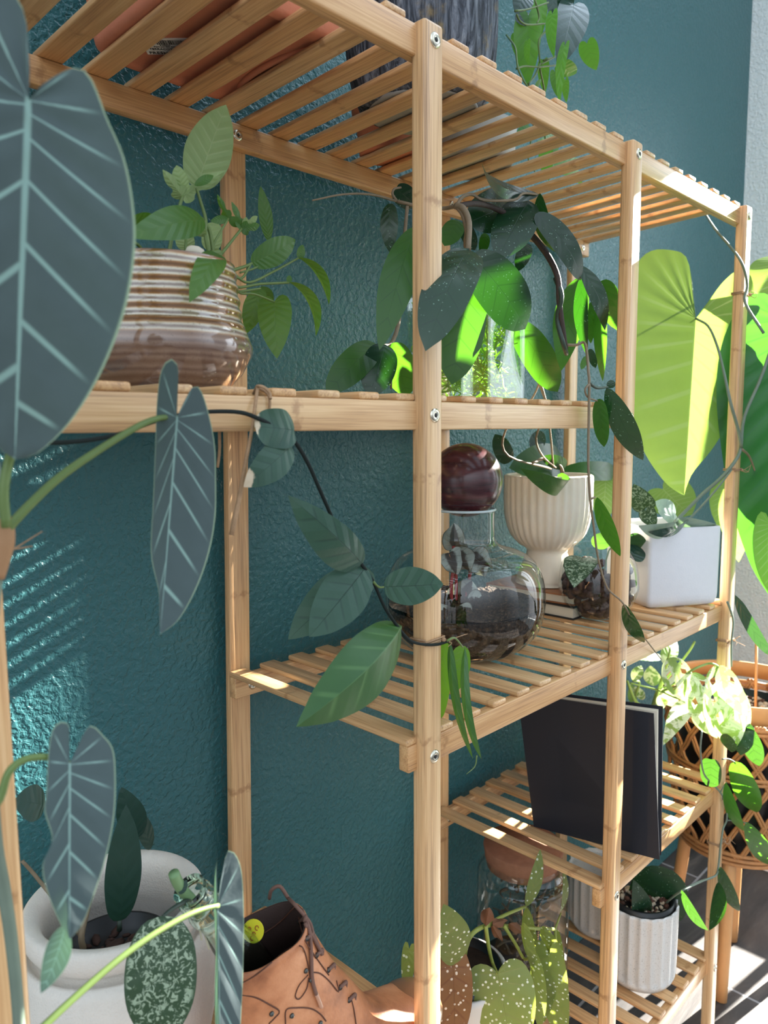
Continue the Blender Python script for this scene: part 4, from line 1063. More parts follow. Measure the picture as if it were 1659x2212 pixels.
b.add([Mq @ Vector(v) for v in vs], fs).build('square_pot', WHITEP, sqp)
vs, fs = loft_rect([(h_ * .915, h_ * .915, sq_h - .018), (h_ * .9, h_ * .9, sq_h - .012)], 0, 0, .004, 2)
MB().add([Mq @ Vector(v) for v in vs], fs).build('soil', SOIL, sqp)
z4 = (1340, 1020, 5.2)
M_SATIN = leafmat('white_lit_satin_leaf', srgb(150, 170, 162), srgb(120, 146, 134), (.3, .5, .2, 1), N=6, vs=.3, rough=.3, spec=.6, tf=.12, mw=.05)  # paleness stands in for the white light falling on these leaves
leaves(sqp, [
 (285, 400, 150, 130, 250, 'heart', M_SILVER, dict(y0=.06, y1=.07, roll=-.2, bend=-.1)), (285, 430, 400, 620, 190, 'heart', M_SILVER, dict(y0=.055, y1=.04, roll=.2, bend=-.12)),
 (610, 520, 390, 330, 200, 'ovate', M_SATIN, dict(y0=.07, y1=.09, roll=.75, bend=-.1)), (600, 545, 200, 600, 170, 'ovate', M_SATIN, dict(y0=.06, y1=.05, roll=-.85, bend=-.12)),
 (650, 530, 1080, 600, 180, 'ovate', M_SATIN, dict(y0=.05, y1=.02, roll=.85, bend=-.14)), (640, 560, 420, 440, 150, 'ovate', M_SATIN, dict(y0=.06, y1=.08, roll=.8)), (720, 590, 310, 670, 110, 'ovate', M_PHILD, dict(y0=.03, y1=.045, roll=-.8)),
 (480, 190, 800, 480, 470, 'heart', M_CLIMB, dict(y0=.22, y1=.2, roll=.2)), (1230, 110, 1100, 620, 330, 'heart', M_CLIMB, dict(y0=.16, roll=.3)),
 (1300, 250, 1330, 1010, 360, 'heart', M_CLIMB, dict(y0=.10, y1=.08, roll=.2)),
], z4, y=.08)
k = 1 / 382.0
LR = [(0, 0), (14*k, -22*k), (42*k, -78*k), (72*k, -112*k), (94*k, -104*k), (104*k, -60*k), (104*k, 20*k), (98*k, 110*k), (90*k, 170*k), (68*k, 230*k), (42*k, 285*k), (14*k, 330*k), (4*k, 360*k), (0, 1)]
LL = [(0, 0), (6*k, -30*k), (12*k, -80*k), (24*k, -122*k), (44*k, -126*k), (84*k, -106*k), (108*k, -64*k), (114*k, 0), (120*k, 80*k), (116*k, 160*k), (102*k, 240*k), (74*k, 310*k), (38*k, 360*k), (12*k, 378*k), (0, 1)]
def cleaf(u0, v0, u1, v1, mat, out, ya, yb, **kw):
    return leaf(sqp, U(u0, v0, y=ya), U(u1, v1, y=yb), .1, 'deep', mat, out=out, ns=46, **kw)
cleaf(1503, 688, 1478, 1070, M_CLIMB, ([(x * .93, y) for x, y in LR], [(x * 1.78, y) for x, y in LL]), .085, .07, pleat=.003, npl=14, bend=.0, side=(.968, -.25, 0), folds=(.0, -.7), slant=.22)
k2 = 1 / 620.0
DL = [(0, 0), (10*k2, -40*k2), (50*k2, -60*k2), (90*k2, -20*k2), (118*k2, 60*k2), (124*k2, 160*k2), (112*k2, 280*k2), (92*k2, 400*k2), (56*k2, 520*k2), (20*k2, 590*k2), (0, 1)]
cleaf(1690, 690, 1680, 1310, M_CLIMBD, (DL, DL), -.035, -.045, pleat=.02, npl=13, bend=-.03, fold=-.15, slant=.2)
leaves(sqp, [(1700, 560, 1640, 690, 120, 'heart', M_CLIMB, dict(y0=.02, roll=.3)), (1662, 1130, 1668, 1290, 60, 'heart', M_CLIMB, dict(y0=-.05, roll=.3))])  # second leaf: pale stand-in for the dark leaf's sunlit lower part
# unseen leaves added out of frame to block sun from the shelf's middle
for a, c, w in (((.86, -.148, .66), (.87, -.15, .40), .13), ((.90, -.16, .46), (.90, -.17, .28), .12), ((.93, -.23, .52), (.94, -.24, .28), .13), ((.84, -.10, .36), (.86, -.11, .17), .13), ((.95, -.18, .40), (.97, -.19, .18), .12), ((.86, -.03, .12), (.88, -.05, -.14), .15), ((.92, -.14, .22), (.94, -.15, -.07), .18)):
    leaf(sqp, a, c, w, 'deep', M_CLIMBD, roll=.1, pleat=.015, npl=12, bend=-.04, ns=40)
GR = STEM_GR
stem(sqp, [(1458, 1128, .055), (1490, 1095, .045), (1520, 1065, .03), (1555, 1035, .01), (1585, 1000, -.006), (1600, 968, -.008), (1608, 900, -.012), (1650, 800, -.03), (1700, 640, -.05)], [.0028, .0024], GR, name='main_stem')
stem(sqp, [(1465, 1142, .04), (1500, 1110, .035), (1545, 1060, .01), (1580, 1015, -.004)], [.0018, .0014], GR)
stem(sqp, [(1503, 688, .085), (1530, 705, .06), (1550, 750, .03), (1565, 810, .0), (1578, 870, -.012), (1595, 930, -.012), (1602, 965, -.01)], [.0018, .0024], STEM_GR, name='leaf_stalk')
stem(sqp, [(1522, 460, .12), (1545, 495, .06), (1575, 530, .02), (1598, 560, -.005), (1610, 590, -.008), (1614, 620, -.008), (1610, 655, -.008), (1650, 720, -.03)], [.0017, .0021], GR)
stem(sqp, [(1602, 970, -.01), (1618, 985, -.012), (1630, 1015, -.012), (1634, 1030, -.012)], [.0022, .0008], STEM_B, name='sheath')
for zz, lb in ((U(1605, 635, y=0).z, 'jute twine round the right-hand front post beside the top of the big dark leaf'), (U(1588, 1018, y=0).z, 'jute twine tying the climber to the right-hand front post above the square pot'), (U(1570, 1390, y=0).z, 'frayed jute twine on the right-hand front post just above the basket rim'), (U(1545, 1835, y=0).z, 'jute twine tying the small vine to the right-hand front post near the basket bottom')):
    tie(PX['C'], zz, label=lb)

# ---------------------------------------------------------------- fourth tier, right: black book standing open a crack
z4t = top_of(3)
BKC = simple('black_book_cloth', srgb(20, 24, 34), .5, .4, bump=.1, bscale=900)
bk = thing('book', 'large black hardback standing slightly open on the lower right tier', 'book', (.44, .06, z4t))
def slab(q, n, th):
    vs = [Vector(p) for p in q] + [Vector(p) + n * th for p in q]
    return vs, [[0, 1, 2, 3], [7, 6, 5, 4], [0, 4, 5, 1], [1, 5, 6, 2], [2, 6, 7, 3], [3, 7, 4, 0]]
BL = Vector((.413, .150, z4t + .0008)); BRp = Vector((.4575, -.018, z4t + .0008)); TR = U(1412, 1542, d=.985); TL = U(1120, 1498, d=1.068)
TL.z = min(TL.z, TZ[2] - .004); TR.z = min(TR.z, TZ[2] - .004)
n = (BRp - BL).cross(TL - BL).normalized()
if n.x < 0: n = -n
MB().add(*slab([BL, BRp, TR, TL], n, .0022)).build('front_cover', BKC, bk, smooth=False)
sp = Vector((.0, .0, .0))
n2 = Vector((n.x, n.y, 0)).normalized()
gap = .010
BL2 = BL + n2 * .012; BR2 = BRp + n2 * .0125 ; TR2 = U(1430, 1536, d=1.0); TL2 = TL + n2 * .013
MB().add(*slab([BL + n2 * .0028 + (BRp - BL) * .01, BRp + n2 * .0028 - (BRp - BL) * .025, TR2 + n2 * -.004 - (BRp - BL) * .03, TL + n2 * .0028 + (BRp - BL) * .01], n2, .0088)).build('pages', PAGES, bk, smooth=False)
MB().add(*slab([BL2, BR2, TR2 + n2 * .006 + Vector((0, 0, .004)), TL2 + Vector((0, 0, .003))], n2, .0022)).build('back_cover', BKC, bk, smooth=False)
MB().add(*slab([BL, BL2 + n2 * .002, TL2 + n2 * .002 , TL], (BL - BRp).normalized(), .0016)).build('spine', BKC, bk, smooth=False)

# ---------------------------------------------------------------- bottom tier: cork-lidded jar, spotted begonia, fluted pots
zb = top_of(4)
jc = U(1130, 1845, y=.205)
jx, jy, jz = jc.x, jc.y, jc.z
jar = thing('cork_jar', 'tall glass jar with a cork lid holding roots and moss, behind the spotted leaves', 'jar', (jx, jy, zb))
JR = 98 * depth(jc) / CF
MB().lathe([(.0001, zb + .002), (JR * .9, zb + .002), (JR, zb + .012), (JR, jz - .04), (JR * .97, jz - .026), (JR * .86, jz - .016), (JR * .84, jz - .004)], (jx, jy, 0), 48, sub=2).build('glass_jar', TGLASS, jar)
MB().lathe([(.0001, jz - .016), (JR * .80, jz - .016), (JR * .84, jz + .0), (JR * .87, jz + .014), (JR * .85, jz + .018), (.0001, jz + .0185)], (jx, jy, 0), 48).build('cork_lid', simple('cork', srgb(150, 106, 84), .8, .2, bump=.6, bscale=350, var=.25), jar)
b = MB(); rn = random.Random(12)
for kk in range(60):
    w = rn.uniform(0, 6.28); r = rn.uniform(.1, .8) * JR
    p = Vector((jx + r * math.cos(w), jy + r * math.sin(w), zb + rn.uniform(.02, .15)))
    d = Vector((rn.uniform(-1, 1), rn.uniform(-1, 1), rn.uniform(-.2, 1))).normalized()
    P = [p]
    for q in range(3):
        d = (d + Vector((rn.uniform(-.7, .7), rn.uniform(-.7, .7), rn.uniform(-.5, .6)))).normalized()
        p = p + d * .014
        rr = Vector((p.x - jx, p.y - jy, 0))
        if rr.length > JR * .88: p = Vector((jx, jy, p.z)) + rr.normalized() * JR * .88
        P.append(p)
    b.tube(P, [rn.uniform(.002, .004), .0012], n=5, sub=3)
MOSS = simple('dark_bark_and_moss', srgb(74, 66, 54), .85, bump=.6, bscale=300, var=.5)
o = b.build('bark_pieces', MOSS, jar); o['kind'] = 'stuff'
MB().lathe([(.0001, zb + .006), (JR * .9, zb + .006), (JR * .93, zb + .03), (JR * .7, zb + .04), (.0001, zb + .045)], (jx, jy, 0), 30).build('moss_bed', SOIL, jar)

bgx, bgy = .205, .125
beg = thing('potted_begonia', 'polka-dot begonia with angel-wing leaves in a pale pot on the bottom tier', 'plant', (bgx, bgy, zb))
bgz = U(965, 2120, y=.12).z
MB().lathe([(.0001, zb + .001), (.045, zb + .001), (.050, zb + .006), (.060, bgz - .01), (.062, bgz), (.058, bgz), (.054, bgz - .03), (.0001, bgz - .05)], (bgx, bgy, 0), 48).build('pot', simple('pale_grey_pot', srgb(196, 194, 188), .5), beg)
MB().lathe([(.053, bgz - .02), (.055, bgz + .004), (.052, bgz + .005), (.050, bgz - .008), (.0001, bgz - .006)], (bgx, bgy, 0), 40).build('nursery_pot', BLACKP, beg)
MB().lathe([(.050, bgz - .006), (.03, bgz - .001), (.0001, bgz)], (bgx, bgy, 0), 30).build('soil', SOIL, beg)
zg = (829, 1700, 2)
MD, MR = M_DOTS, M_DOTR
leaves(beg, [
 (300, 772, 258, 505, 150, 'lance', MD, dict(y0=.08, roll=.3, bend=-.06, asym=(.8, 1.2))), (298, 770, 300, 1130, 160, 'heart', MR, dict(y0=.08, roll=-.2)),
 (490, 806, 560, 1150, 290, 'heart', MD, dict(y0=.06, y1=.04, roll=.1, bend=-.06, wav=.06)),
 (615, 517, 676, 268, 56, 'lance', MD, dict(y0=.10, roll=.6)), (620, 520, 650, 800, 60, 'lance', MD, dict(y0=.10, roll=.9, fold=.4)), (765, 540, 772, 350, 26, 'lance', MD, dict(y0=.10, roll=1.0)),
 (648, 700, 668, 1060, 66, 'lance', MD, dict(y0=.055, roll=.9, fold=.5)), (605, 585, 640, 790, 50, 'lance', MD, dict(y0=.06, roll=.9, fold=.5)),
 (690, 600, 770, 760, 60, 'lance', MD, dict(y0=.07, roll=.8, fold=.4)), (752, 615, 772, 790, 44, 'lance', MD, dict(y0=.09, roll=.6)),
 (715, 730, 778, 1100, 130, 'heart', M_DOTS, dict(y0=.06, roll=.3)), (720, 720, 690, 1020, 110, 'heart', MD, dict(y0=.07, roll=.5)), (765, 780, 790, 1060, 40, 'lance', MD, dict(y0=.08, roll=.9)),
 (110, 700, 95, 905, 60, 'heart', MD, dict(y0=.08)),
], zg, y=.08)
GB = simple('begonia_stem', srgb(136, 144, 66), .5, var=.2)
for P, r in ([(340, 900, .125), (345, 760, .11), (370, 650, .09), (440, 600, .09), (520, 600, .09), (620, 610, .09), (740, 615, .09)], .0032), ([(440, 600, .09), (520, 555, .09), (612, 517, .10)], .0026), ([(440, 600), (455, 700), (470, 760), (490, 806, .06)], .0026), ([(520, 600), (570, 680), (610, 745), (648, 710, .055)], .0024), ([(600, 610), (660, 680), (715, 730, .06)], .0024), ([(740, 615, .09), (765, 545, .1)], .0016), ([(740, 615, .09), (745, 700), (760, 790)], .002), ([(370, 650, .09), (330, 720, .085), (300, 772, .08)], .0022):
    stem(beg, P, [r, r * .7], GB, zg, y=.085)
SHE = simple('dry_brown_sheath', srgb(104, 66, 42), .8, bump=.5)
for (u0, v0, u1, v1, w) in ((440, 600, 455, 520, 60), (470, 590, 530, 580, 40), (545, 590, 605, 635, 44), (470, 600, 510, 665, 36)):
    leaves(beg, [(u0, v0, u1, v1, w, 'lance', SHE, dict(wav=.2, fold=.6))], zg, y=.083, defaults=None)

GREYF = NT('pale_grey_glaze'); o_ = GREYF.obj()
GREYF = GREYF.done(GREYF.bsdf(GREYF.mix(GREYF.step(GREYF.noise(o_, 500, 3, .7), .58, .68), srgb(196, 194, 190), srgb(150, 144, 134)), .22, .55, coat=.4))
def fluted(x, y, r, h, zb_, parent, nfl=21):
    def md(w, t): return 1 + (-.060 * abs(math.sin(w * nfl / 2)) + .01 if .20 < t < .85 else 0)
    pr = [(.0001, zb_ + .0005), (r * .72, zb_ + .0005), (r * .86, zb_ + .004), (r * .93, zb_ + .010), (r * .97, zb_ + .016)] + [(r * (.98 + .02 * i / 14), zb_ + .018 + (h - .024) * i / 14) for i in range(15)] + [(r, zb_ + h), (r * .95, zb_ + h), (r * .92, zb_ + h - .012), (r * .88, zb_ + .02), (.0001, zb_ + .018)]
    MB().lathe(pr, (x, y, 0), nfl * 8, mod=md).build('fluted_pot', GREYF, parent)
f1 = Vector((.611, .076)); fr = .057
fh = U(1405, 1988, y=.04).z - zb
fp = thing('potted_hoya', 'speckled round-leaf hoya in a pale grey fluted pot at the front of the bottom tier', 'plant', (f1.x, f1.y, zb))
fluted(f1.x, f1.y, fr, fh, zb, fp)
MB().lathe([(fr * .88, zb + fh - .016), (fr * .90, zb + fh + .006), (fr * .84, zb + fh + .007), (fr * .80, zb + fh - .006), (.0001, zb + fh - .008)], (f1.x, f1.y, 0), 48).build('nursery_pot', BLACKP, fp)
GRAV = simple('gravel', srgb(186, 172, 150), .8, var=.35, bump=.4)
GRAVD = simple('bark_chip', srgb(88, 60, 48), .85, var=.4, bump=.6)
def gravel(cx, cy, r, z, n, parent, seed, size=(.003, .0062)):
    rn = random.Random(seed)
    b = MB()
    for k in range(n):
        w = rn.uniform(0, 6.28); q = r * math.sqrt(rn.random())
        s = rn.uniform(*size)
        Mr = Matrix.Rotation(rn.uniform(0, 3), 3, 'Z') @ Matrix.Rotation(rn.uniform(-.6, .6), 3, 'X')
        b.ball((cx + q * math.cos(w), cy + q * math.sin(w), z + rn.uniform(0, s * .6)), s, 7, (1, rn.uniform(.6, .9), rn.uniform(.5, .8)), Mr, mi=0 if rn.random() < .62 else 1)
    o = b.build('gravel', [GRAV, GRAVD], parent); o['kind'] = 'stuff'
gravel(f1.x, f1.y, fr * .76, zb + fh - .006, 130, fp, 4)
yl = f1.y - .005
leaves(fp, [(1412, 1985, 1432, 1872, 118, 'round', M_HOYS, dict(y0=yl, y1=yl - .02, roll=.1, bend=-.06)), (1388, 1985, 1368, 1900, 44, 'lance', M_HOYS, dict(y0=yl, y1=yl - .01, roll=.3))])
yy = -.006
leaves(fp, [
 (1472, 1922, 1530, 2010, 20, 'lance', M_HOYS, dict(roll=.6, bend=-.08, y0=-.02, y1=-.03)), (1552, 1905, 1532, 2010, 30, 'lance', M_HOYS, dict(roll=.7, bend=.14, y0=-.012, y1=-.02)), (1556, 1872, 1596, 1968, 30, 'lance', M_HOYS, dict(roll=.4, bend=-.08, y0=-.012, y1=-.02)),
 (1535, 1640, 1536, 1700, 42, 'round', M_HOYS, dict(y0=-.012, roll=.1)), (1588, 1645, 1636, 1755, 50, 'ovate', M_HOYAG, dict(y0=-.02, roll=.2)), (1568, 1690, 1608, 1795, 26, 'lance', M_HOYAG, dict(y0=-.015, roll=.5)),
 (1612, 1775, 1672, 1870, 42, 'lance', M_HOYAG, dict(y0=-.03, roll=.3)), (1612, 1560, 1600, 1632, 46, 'ovate', M_HOYS, dict(y0=-.04, roll=.2)), (1614, 1570, 1640, 1655, 40, 'ovate', M_HOYS, dict(y0=-.045, roll=.2)), (1570, 1585, 1580, 1625, 30, 'lance', M_HOYS, dict(y0=-.03, roll=.6)),
], y=yy)
stem(fp, [(1410, 1990, yl), (1440, 1950, yl - .03), (1470, 1926, -.005), (1510, 1905, -.01), (1545, 1892, -.01), (1552, 1870, -.006), (1556, 1830, -.006), (1562, 1790, -.006), (1570, 1770, -.006), (1568, 1735, -.006), (1556, 1712, -.006), (1540, 1694, -.008), (1520, 1670, -.012), (1513, 1620, -.016), (1516, 1580, -.02)], [.0017, .0013], STEM_GR, name='main_stem')
stem(fp, [(1545, 1892, -.01), (1530, 1898, -.012), (1478, 1922, -.02)], [.0012, .0009], STEM_GR)
stem(fp, [(1572, 1772, -.006), (1590, 1772, -.012), (1612, 1778, -.03)], [.0012, .0009], STEM_GR)
stem(fp, [(1556, 1712, -.006), (1565, 1695, -.012), (1570, 1690, -.015)], [.001, .0008], STEM_GR)
stem(fp, [(1560, 1640, -.01), (1575, 1640, -.015), (1590, 1648, -.02)], [.0012, .001], STEM_GR)
stem(fp, [(1571, 1300, -.004), (1578, 1318, -.006), (1584, 1345, -.006), (1580, 1390, -.006), (1580, 1440, -.006)], [.0018, .0014], STEM_GR, name='trailing_stem')
f2 = Vector((.679, .180))
fp2 = thing('fluted_pot', 'second grey fluted pot half hidden behind a front post on the bottom tier', 'pot', (f2.x, f2.y, zb))
fluted(f2.x, f2.y, .058, .112, zb, fp2)

# ---------------------------------------------------------------- variegated monstera behind the book
z4t = top_of(3)
mx_, my_ = .585, .215
mon = thing('potted_monstera', 'variegated holey-leaved plant spilling over the basket from behind the black book', 'plant', (mx_, my_, z4t))
MB().lathe([(.0001, z4t + .001), (.040, z4t + .001), (.052, z4t + .085), (.054, z4t + .085), (.054, z4t + .098), (.050, z4t + .098), (.046, z4t + .06), (.0001, z4t + .06)], (mx_, my_, 0), 40).build('pot', BLACKP, mon)
MB().lathe([(.049, z4t + .085), (.0001, z4t + .09)], (mx_, my_, 0), 24).build('soil', SOIL, mon)
zm = (1340, 1380, 4.608)
leaves(mon, [
 (500, 185, 640, 620, 287, 'ovate', M_MONST, dict(y0=.06, y1=.04, roll=-.2, bend=-.12, holes=True, fold=.2)),
 (700, 340, 965, 990, 325, 'ovate', M_MONST, dict(y0=.03, y1=.0, roll=-.1, bend=-.14, holes=True, fold=.2)),
 (975, 262, 1118, 1125, 375, 'ovate', M_MONST, dict(y0=.0, y1=-.03, roll=-.15, bend=-.14, holes=True, fold=.15)),
 (1060, 420, 1235, 1000, 275, 'ovate', M_MONST, dict(y0=-.01, y1=-.04, roll=-.2, bend=-.1, fold=.2)),
 (700, 610, 425, 1062, 187, 'lance', M_MONST, dict(y0=.05, y1=.03, roll=.2, bend=-.1)),
 (420, 240, 560, 20, 162, 'lance', M_MONST, dict(y0=.1)), (130, 420, 210, 265, 112, 'lance', M_MONST, dict(y0=.16)), (330, 470, 300, 265, 162, 'lance', M_MONST, dict(y0=.17)),
 (420, 490, 560, 680, 137, 'lance', M_MONST, dict(y0=.12, roll=.3)), (410, 180, 190, 210, 75, 'lance', M_MONST, dict(y0=.15)), (400, 560, 430, 690, 112, 'ovate', M_MONST, dict(y0=.13)),
 (110, 640, 110, 440, 75, 'lance', M_MONST, dict(y0=.2)), (600, 470, 720, 610, 137, 'lance', M_MONST, dict(y0=.07, roll=.4)), (240, 600, 130, 470, 87, 'lance', M_MONST, dict(y0=.19)),
 (760, 650, 860, 940, 150, 'lance', M_MONST, dict(y0=.03, roll=.4)),
], zm, y=.1)
MG = simple('monstera_stem', srgb(150, 176, 98), .45, var=.2)
for P, r in ([(300, 760, .2), (360, 560, .16), (400, 470, .14), (440, 320, .12), (480, 200, .08)], .0042), ([(400, 470, .14), (560, 280, .1), (680, 130, .07), (740, 30, .05)], .0024), ([(410, 500, .14), (560, 430, .08), (700, 320, .03), (860, 250, .01), (930, 252, .0), (980, 275, .0)], .0022), ([(300, 700, .2), (170, 640, .19), (120, 560, .19), (70, 420, .19)], .003), ([(420, 520, .13), (560, 470, .07), (660, 370, .04), (700, 340, .03)], .002), ([(330, 640, .17), (400, 500, .14)], .0032), ([(100, 440, .18), (260, 480, .16), (400, 520, .13), (560, 590, .07), (690, 610, .05)], .0018), ([(480, 190, .08), (500, 100, .08), (540, 40, .09)], .0018), ([(240, 740, .2), (150, 600, .2), (190, 440, .17), (130, 420, .16)], .0028):
    stem(mon, P, [r, r * .75], MG, zm, y=.1)
leaf(mon, U(1588, 1285, y=-.05), U(1672, 1420, y=-.08), .016, 'strap', M_PHILD, bend=-.12, roll=.3)

# ---------------------------------------------------------------- rattan basket planter on wooden legs
bx, by = .985, .060
rz, r0, bzz, r1 = U(1600, 1472, x=.985).z, .137, -.80, .098
bas = thing('basket_planter', 'open-weave rattan basket planter on wooden legs beside the right end of the shelf', 'planter', (bx, by, ZF))
RATT = simple('rattan', srgb(182, 128, 80), .5, .4, bump=.4, bscale=500, var=.25)
def br(z):
    q = (z - bzz) / (rz - bzz)
    return r1 + (r0 - r1) * (1 - (1 - max(0, min(1, q))) ** 2.0)
def bp_(w, z, o=0): return Vector((bx + (br(z) + o) * math.cos(w), by + (br(z) + o) * math.sin(w), z))
b = MB()
NW = 18
zs = np.linspace(bzz + .008, rz - .035, 13)
for k in range(NW):
    for s in (1, -1):
        for dd in (0, .045):
            b.tube([bp_(2 * math.pi * k / NW + s * 1.25 * i / 12 + dd, z, .0022 * (1 if (i + k) % 2 else -1) * s) for i, z in enumerate(zs)], .0030, n=5, sub=2)
for z, r in ((bzz, .0045), (bzz + .010, .0042), (bzz + .02, .004), (bzz + .17, .0035), (bzz + .178, .0035), (rz - .05, .004), (rz - .042, .004)):
    b.tube([bp_(2 * math.pi * i / 40, z, .002) for i in range(41)], r, n=6, sub=1)
b.build('weave', RATT, bas)
b = MB()
prof = [(.000, -.030), (.004, -.032), (.0055, -.02), (.0055, -.004), (.003, 0), (-.002, 0), (-.004, -.004), (-.004, -.030), (.0, -.030)]
b.lathe([(r0 + p, rz + q) for p, q in prof], (bx, by, 0), 72)
b.build('rim', simple('rattan_rim', srgb(190, 138, 88), .45, .4, bump=.2, var=.15), bas)
LINER = MB().lathe([(.0001, bzz + .004), (r1 - .006, bzz + .004), (r1 + .012, -.70), (.112, rz - .06), (.114, rz - .048), (.109, rz - .048), (.106, rz - .062), (.0001, rz - .064)], (bx, by, 0), 56).build('liner_pot', BLACKP, bas)
gravel(bx, by, .100, rz - .062, 420, LINER, 6, (.0035, .0075))
LEGW = simple('leg_wood', srgb(196, 146, 96), .45, .4, bump=.15, bscale=120, var=.12)
for fx_, fy_ in ((.868, .033), (1.052, .079), (1.06, -.04), (.94, .165)):
    d = Vector((fx_ - bx, fy_ - by, 0)); d.normalize()
    top = Vector((bx, by, bzz + .02)) + d * (r1 - .012)
    ft = Vector((fx_, fy_, ZF + .0005))
    MB().tube([top, (top + ft) / 2, ft], [.0125, .0118, .0105], n=16, sub=3).build('leg', LEGW, bas)
sk = U(1636, 1480, x=bx)
MB().tube([(sk.x, sk.y, rz - .07), U(1634, 1380, x=bx)], .0026, n=8).build('stake', LEGW, bas)
wb_ = U(1632, 1848, z=ZF + .02)
pb = thing('floor_box', 'white flat box lying on the dark floor behind the basket legs', 'box', (wb_.x + .05, wb_.y - .06, ZF))
MB().box((wb_.x - .02, wb_.y - .16, ZF + .0005), (wb_.x + .14, wb_.y + .02, ZF + .035), .002).build('box_body', simple('white_card', srgb(224, 224, 222), .7), pb, smooth=False)
MB().box((wb_.x - .022, wb_.y - .162, ZF + .0355), (wb_.x + .142, wb_.y + .022, ZF + .041), .002).build('box_lid', simple('white_card_lid', srgb(230, 230, 228), .7), pb, smooth=False)

# ---------------------------------------------------------------- lower left tier: white urn, boot, bottle
zl = top_of(3)
uc = U(250, 1945, y=.170)
ud = depth(uc); UR = 188 * ud / CF
rimz = uc.z
urn = thing('white_urn', 'rough white rounded planter urn beside the brown boot on the lower left tier', 'planter', (uc.x, uc.y, zl))
SAND = simple('sand_textured_white', srgb(216, 208, 198), .8, .3, bump=.9, bscale=520, var=.05)
pr = [(.0001, zl + .0005), (.055, zl + .0005), (.068, zl + .02), (.082, zl + .08), (.084, zl + .12), (.078, zl + .155), (UR * .90, rimz - .030), (UR * .88, rimz - .022), (UR * .95, rimz - .017), (UR, rimz - .008), (UR * .985, rimz + .002), (UR * .92, rimz + .004), (UR * .82, rimz), (UR * .78, rimz - .012), (UR * .82, rimz - .035), (UR * .9, rimz - .06), (.06, zl + .06), (.0001, zl + .05)]
MB().lathe(pr, (uc.x, uc.y, 0), 72, sub=3).build('urn_body', SAND, urn)
npz = rimz - .040
nx, ny = uc.x - .008, uc.y - .008
NPOT = MB().lathe([(.044, zl + .07), (.050, npz + .004), (.0475, npz + .004), (.046, npz - .008), (.0001, npz - .006)], (nx, ny, 0), 40).build('nursery_pot', BLACKP, urn)
b = MB(); rn = random.Random(9)
for kk in range(70):
    w = rn.uniform(0, 6.28); q = .040 * math.sqrt(rn.random())
    Mr = Matrix.Rotation(rn.uniform(0, 3), 3, 'Z') @ Matrix.Rotation(rn.uniform(-.7, .7), 3, 'X')
    b.ball((nx + q * math.cos(w), ny + q * math.sin(w), npz - .006), rn.uniform(.004, .009), 6, (1, .45, .35), Mr)
o = b.build('bark_mulch', simple('bark_mulch', srgb(66, 44, 36), .85, var=.4, bump=.7), NPOT); o['kind'] = 'stuff'
DP = M_DARKP
leaves(urn, [(258, 1990, 272, 1738, 74, 'ovate', DP, dict(y0=.155, y1=.15, roll=.2, bend=-.05)), (300, 1810, 262, 1700, 60, 'lance', DP, dict(y0=.20)), (96, 1740, 30, 1730, 74, 'ovate', DP, dict(y0=.2, roll=.3)), (325, 1835, 285, 1740, 34, 'lance', DP, dict(y0=.21, roll=.4))], y=.16)
stem(urn, [(180, 2050, .155), (176, 2020, .155), (190, 1960, .16), (205, 1900, .17)], [.0028, .002], STEM_B)
stem(urn, [(258, 2010, .155), (258, 1988, .155)], [.0022, .0018], STEM_D)
stem(urn, [(48, 1860, .2), (75, 1890, .2), (130, 1960, .185), (180, 2030, .165)], [.0014, .0018], STEM_B)

# boot: stacked outlines from sole to collar
from mathutils.bvhtree import BVHTree
by0 = .047
def prof_at(z):
    T = [-.582, -.576, -.568, -.560, -.552, -.543, -.532, -.512, -.490, -.470, -.450, -.430, -.408]
    F = [.058, .062, .058, .040, .012, -.010, -.028, -.043, -.058, -.073, -.086, -.098, -.108]
    Bk = [-.186, -.188, -.188, -.187, -.186, -.184, -.183, -.182, -.182, -.182, -.183, -.184, -.185]
    H = [.033, .034, .035, .0355, .035, .034, .033, .030, .029, .028, .028, .0285, .029]
    return np.interp(z, T, F), np.interp(z, T, Bk), np.interp(z, T, H)
def boot_pt(z, w, o=0.0):
    f, k, h = prof_at(z)
    c, a = (f + k) / 2, (f - k) / 2
    cs, sn = math.cos(w), math.sin(w)
    e = .82
    x = c + (a + o) * math.copysign(abs(cs) ** e, cs)
    y = by0 + (h + o) * math.copysign(abs(sn) ** e, sn)
    rise = (0.008 * max(0, cs) ** 3 - .002 * max(0, -sn) - .006 * max(0, -cs)) * max(0, (z + .47) / .062)
    return Vector((x, y, z + rise))
boot = thing('boot', 'brown leather lace-up boot standing beside the white urn, toe behind the post', 'boot', (-.08, by0, zl))
LEA = NT('tan_leather'); o_ = LEA.obj()
n1 = LEA.noise(o_, 26, 4, .6); n2 = LEA.noise(o_, 420, 4, .6)
LEA = LEA.done(LEA.bsdf(LEA.ramp(n1, [(.3, srgb(140, 84, 54)), (.5, srgb(184, 118, 78)), (.7, srgb(206, 142, 100))]), .42, .45, LEA.bump(n2, .35, .001)))
b = MB()
NZ, NA = 30, 56
zs = np.concatenate([np.linspace(zl + .001, -.535, 14), np.linspace(-.53, -.408, 18)])
vs = [boot_pt(z, 2 * math.pi * k / NA) for z in zs for k in range(NA)]
fs = []
for i in range(len(zs) - 1):
    for k in range(NA):
        k2 = (k + 1) % NA
        fs.append([i * NA + k, i * NA + k2, (i + 1) * NA + k2, (i + 1) * NA + k])
m0 = len(vs)
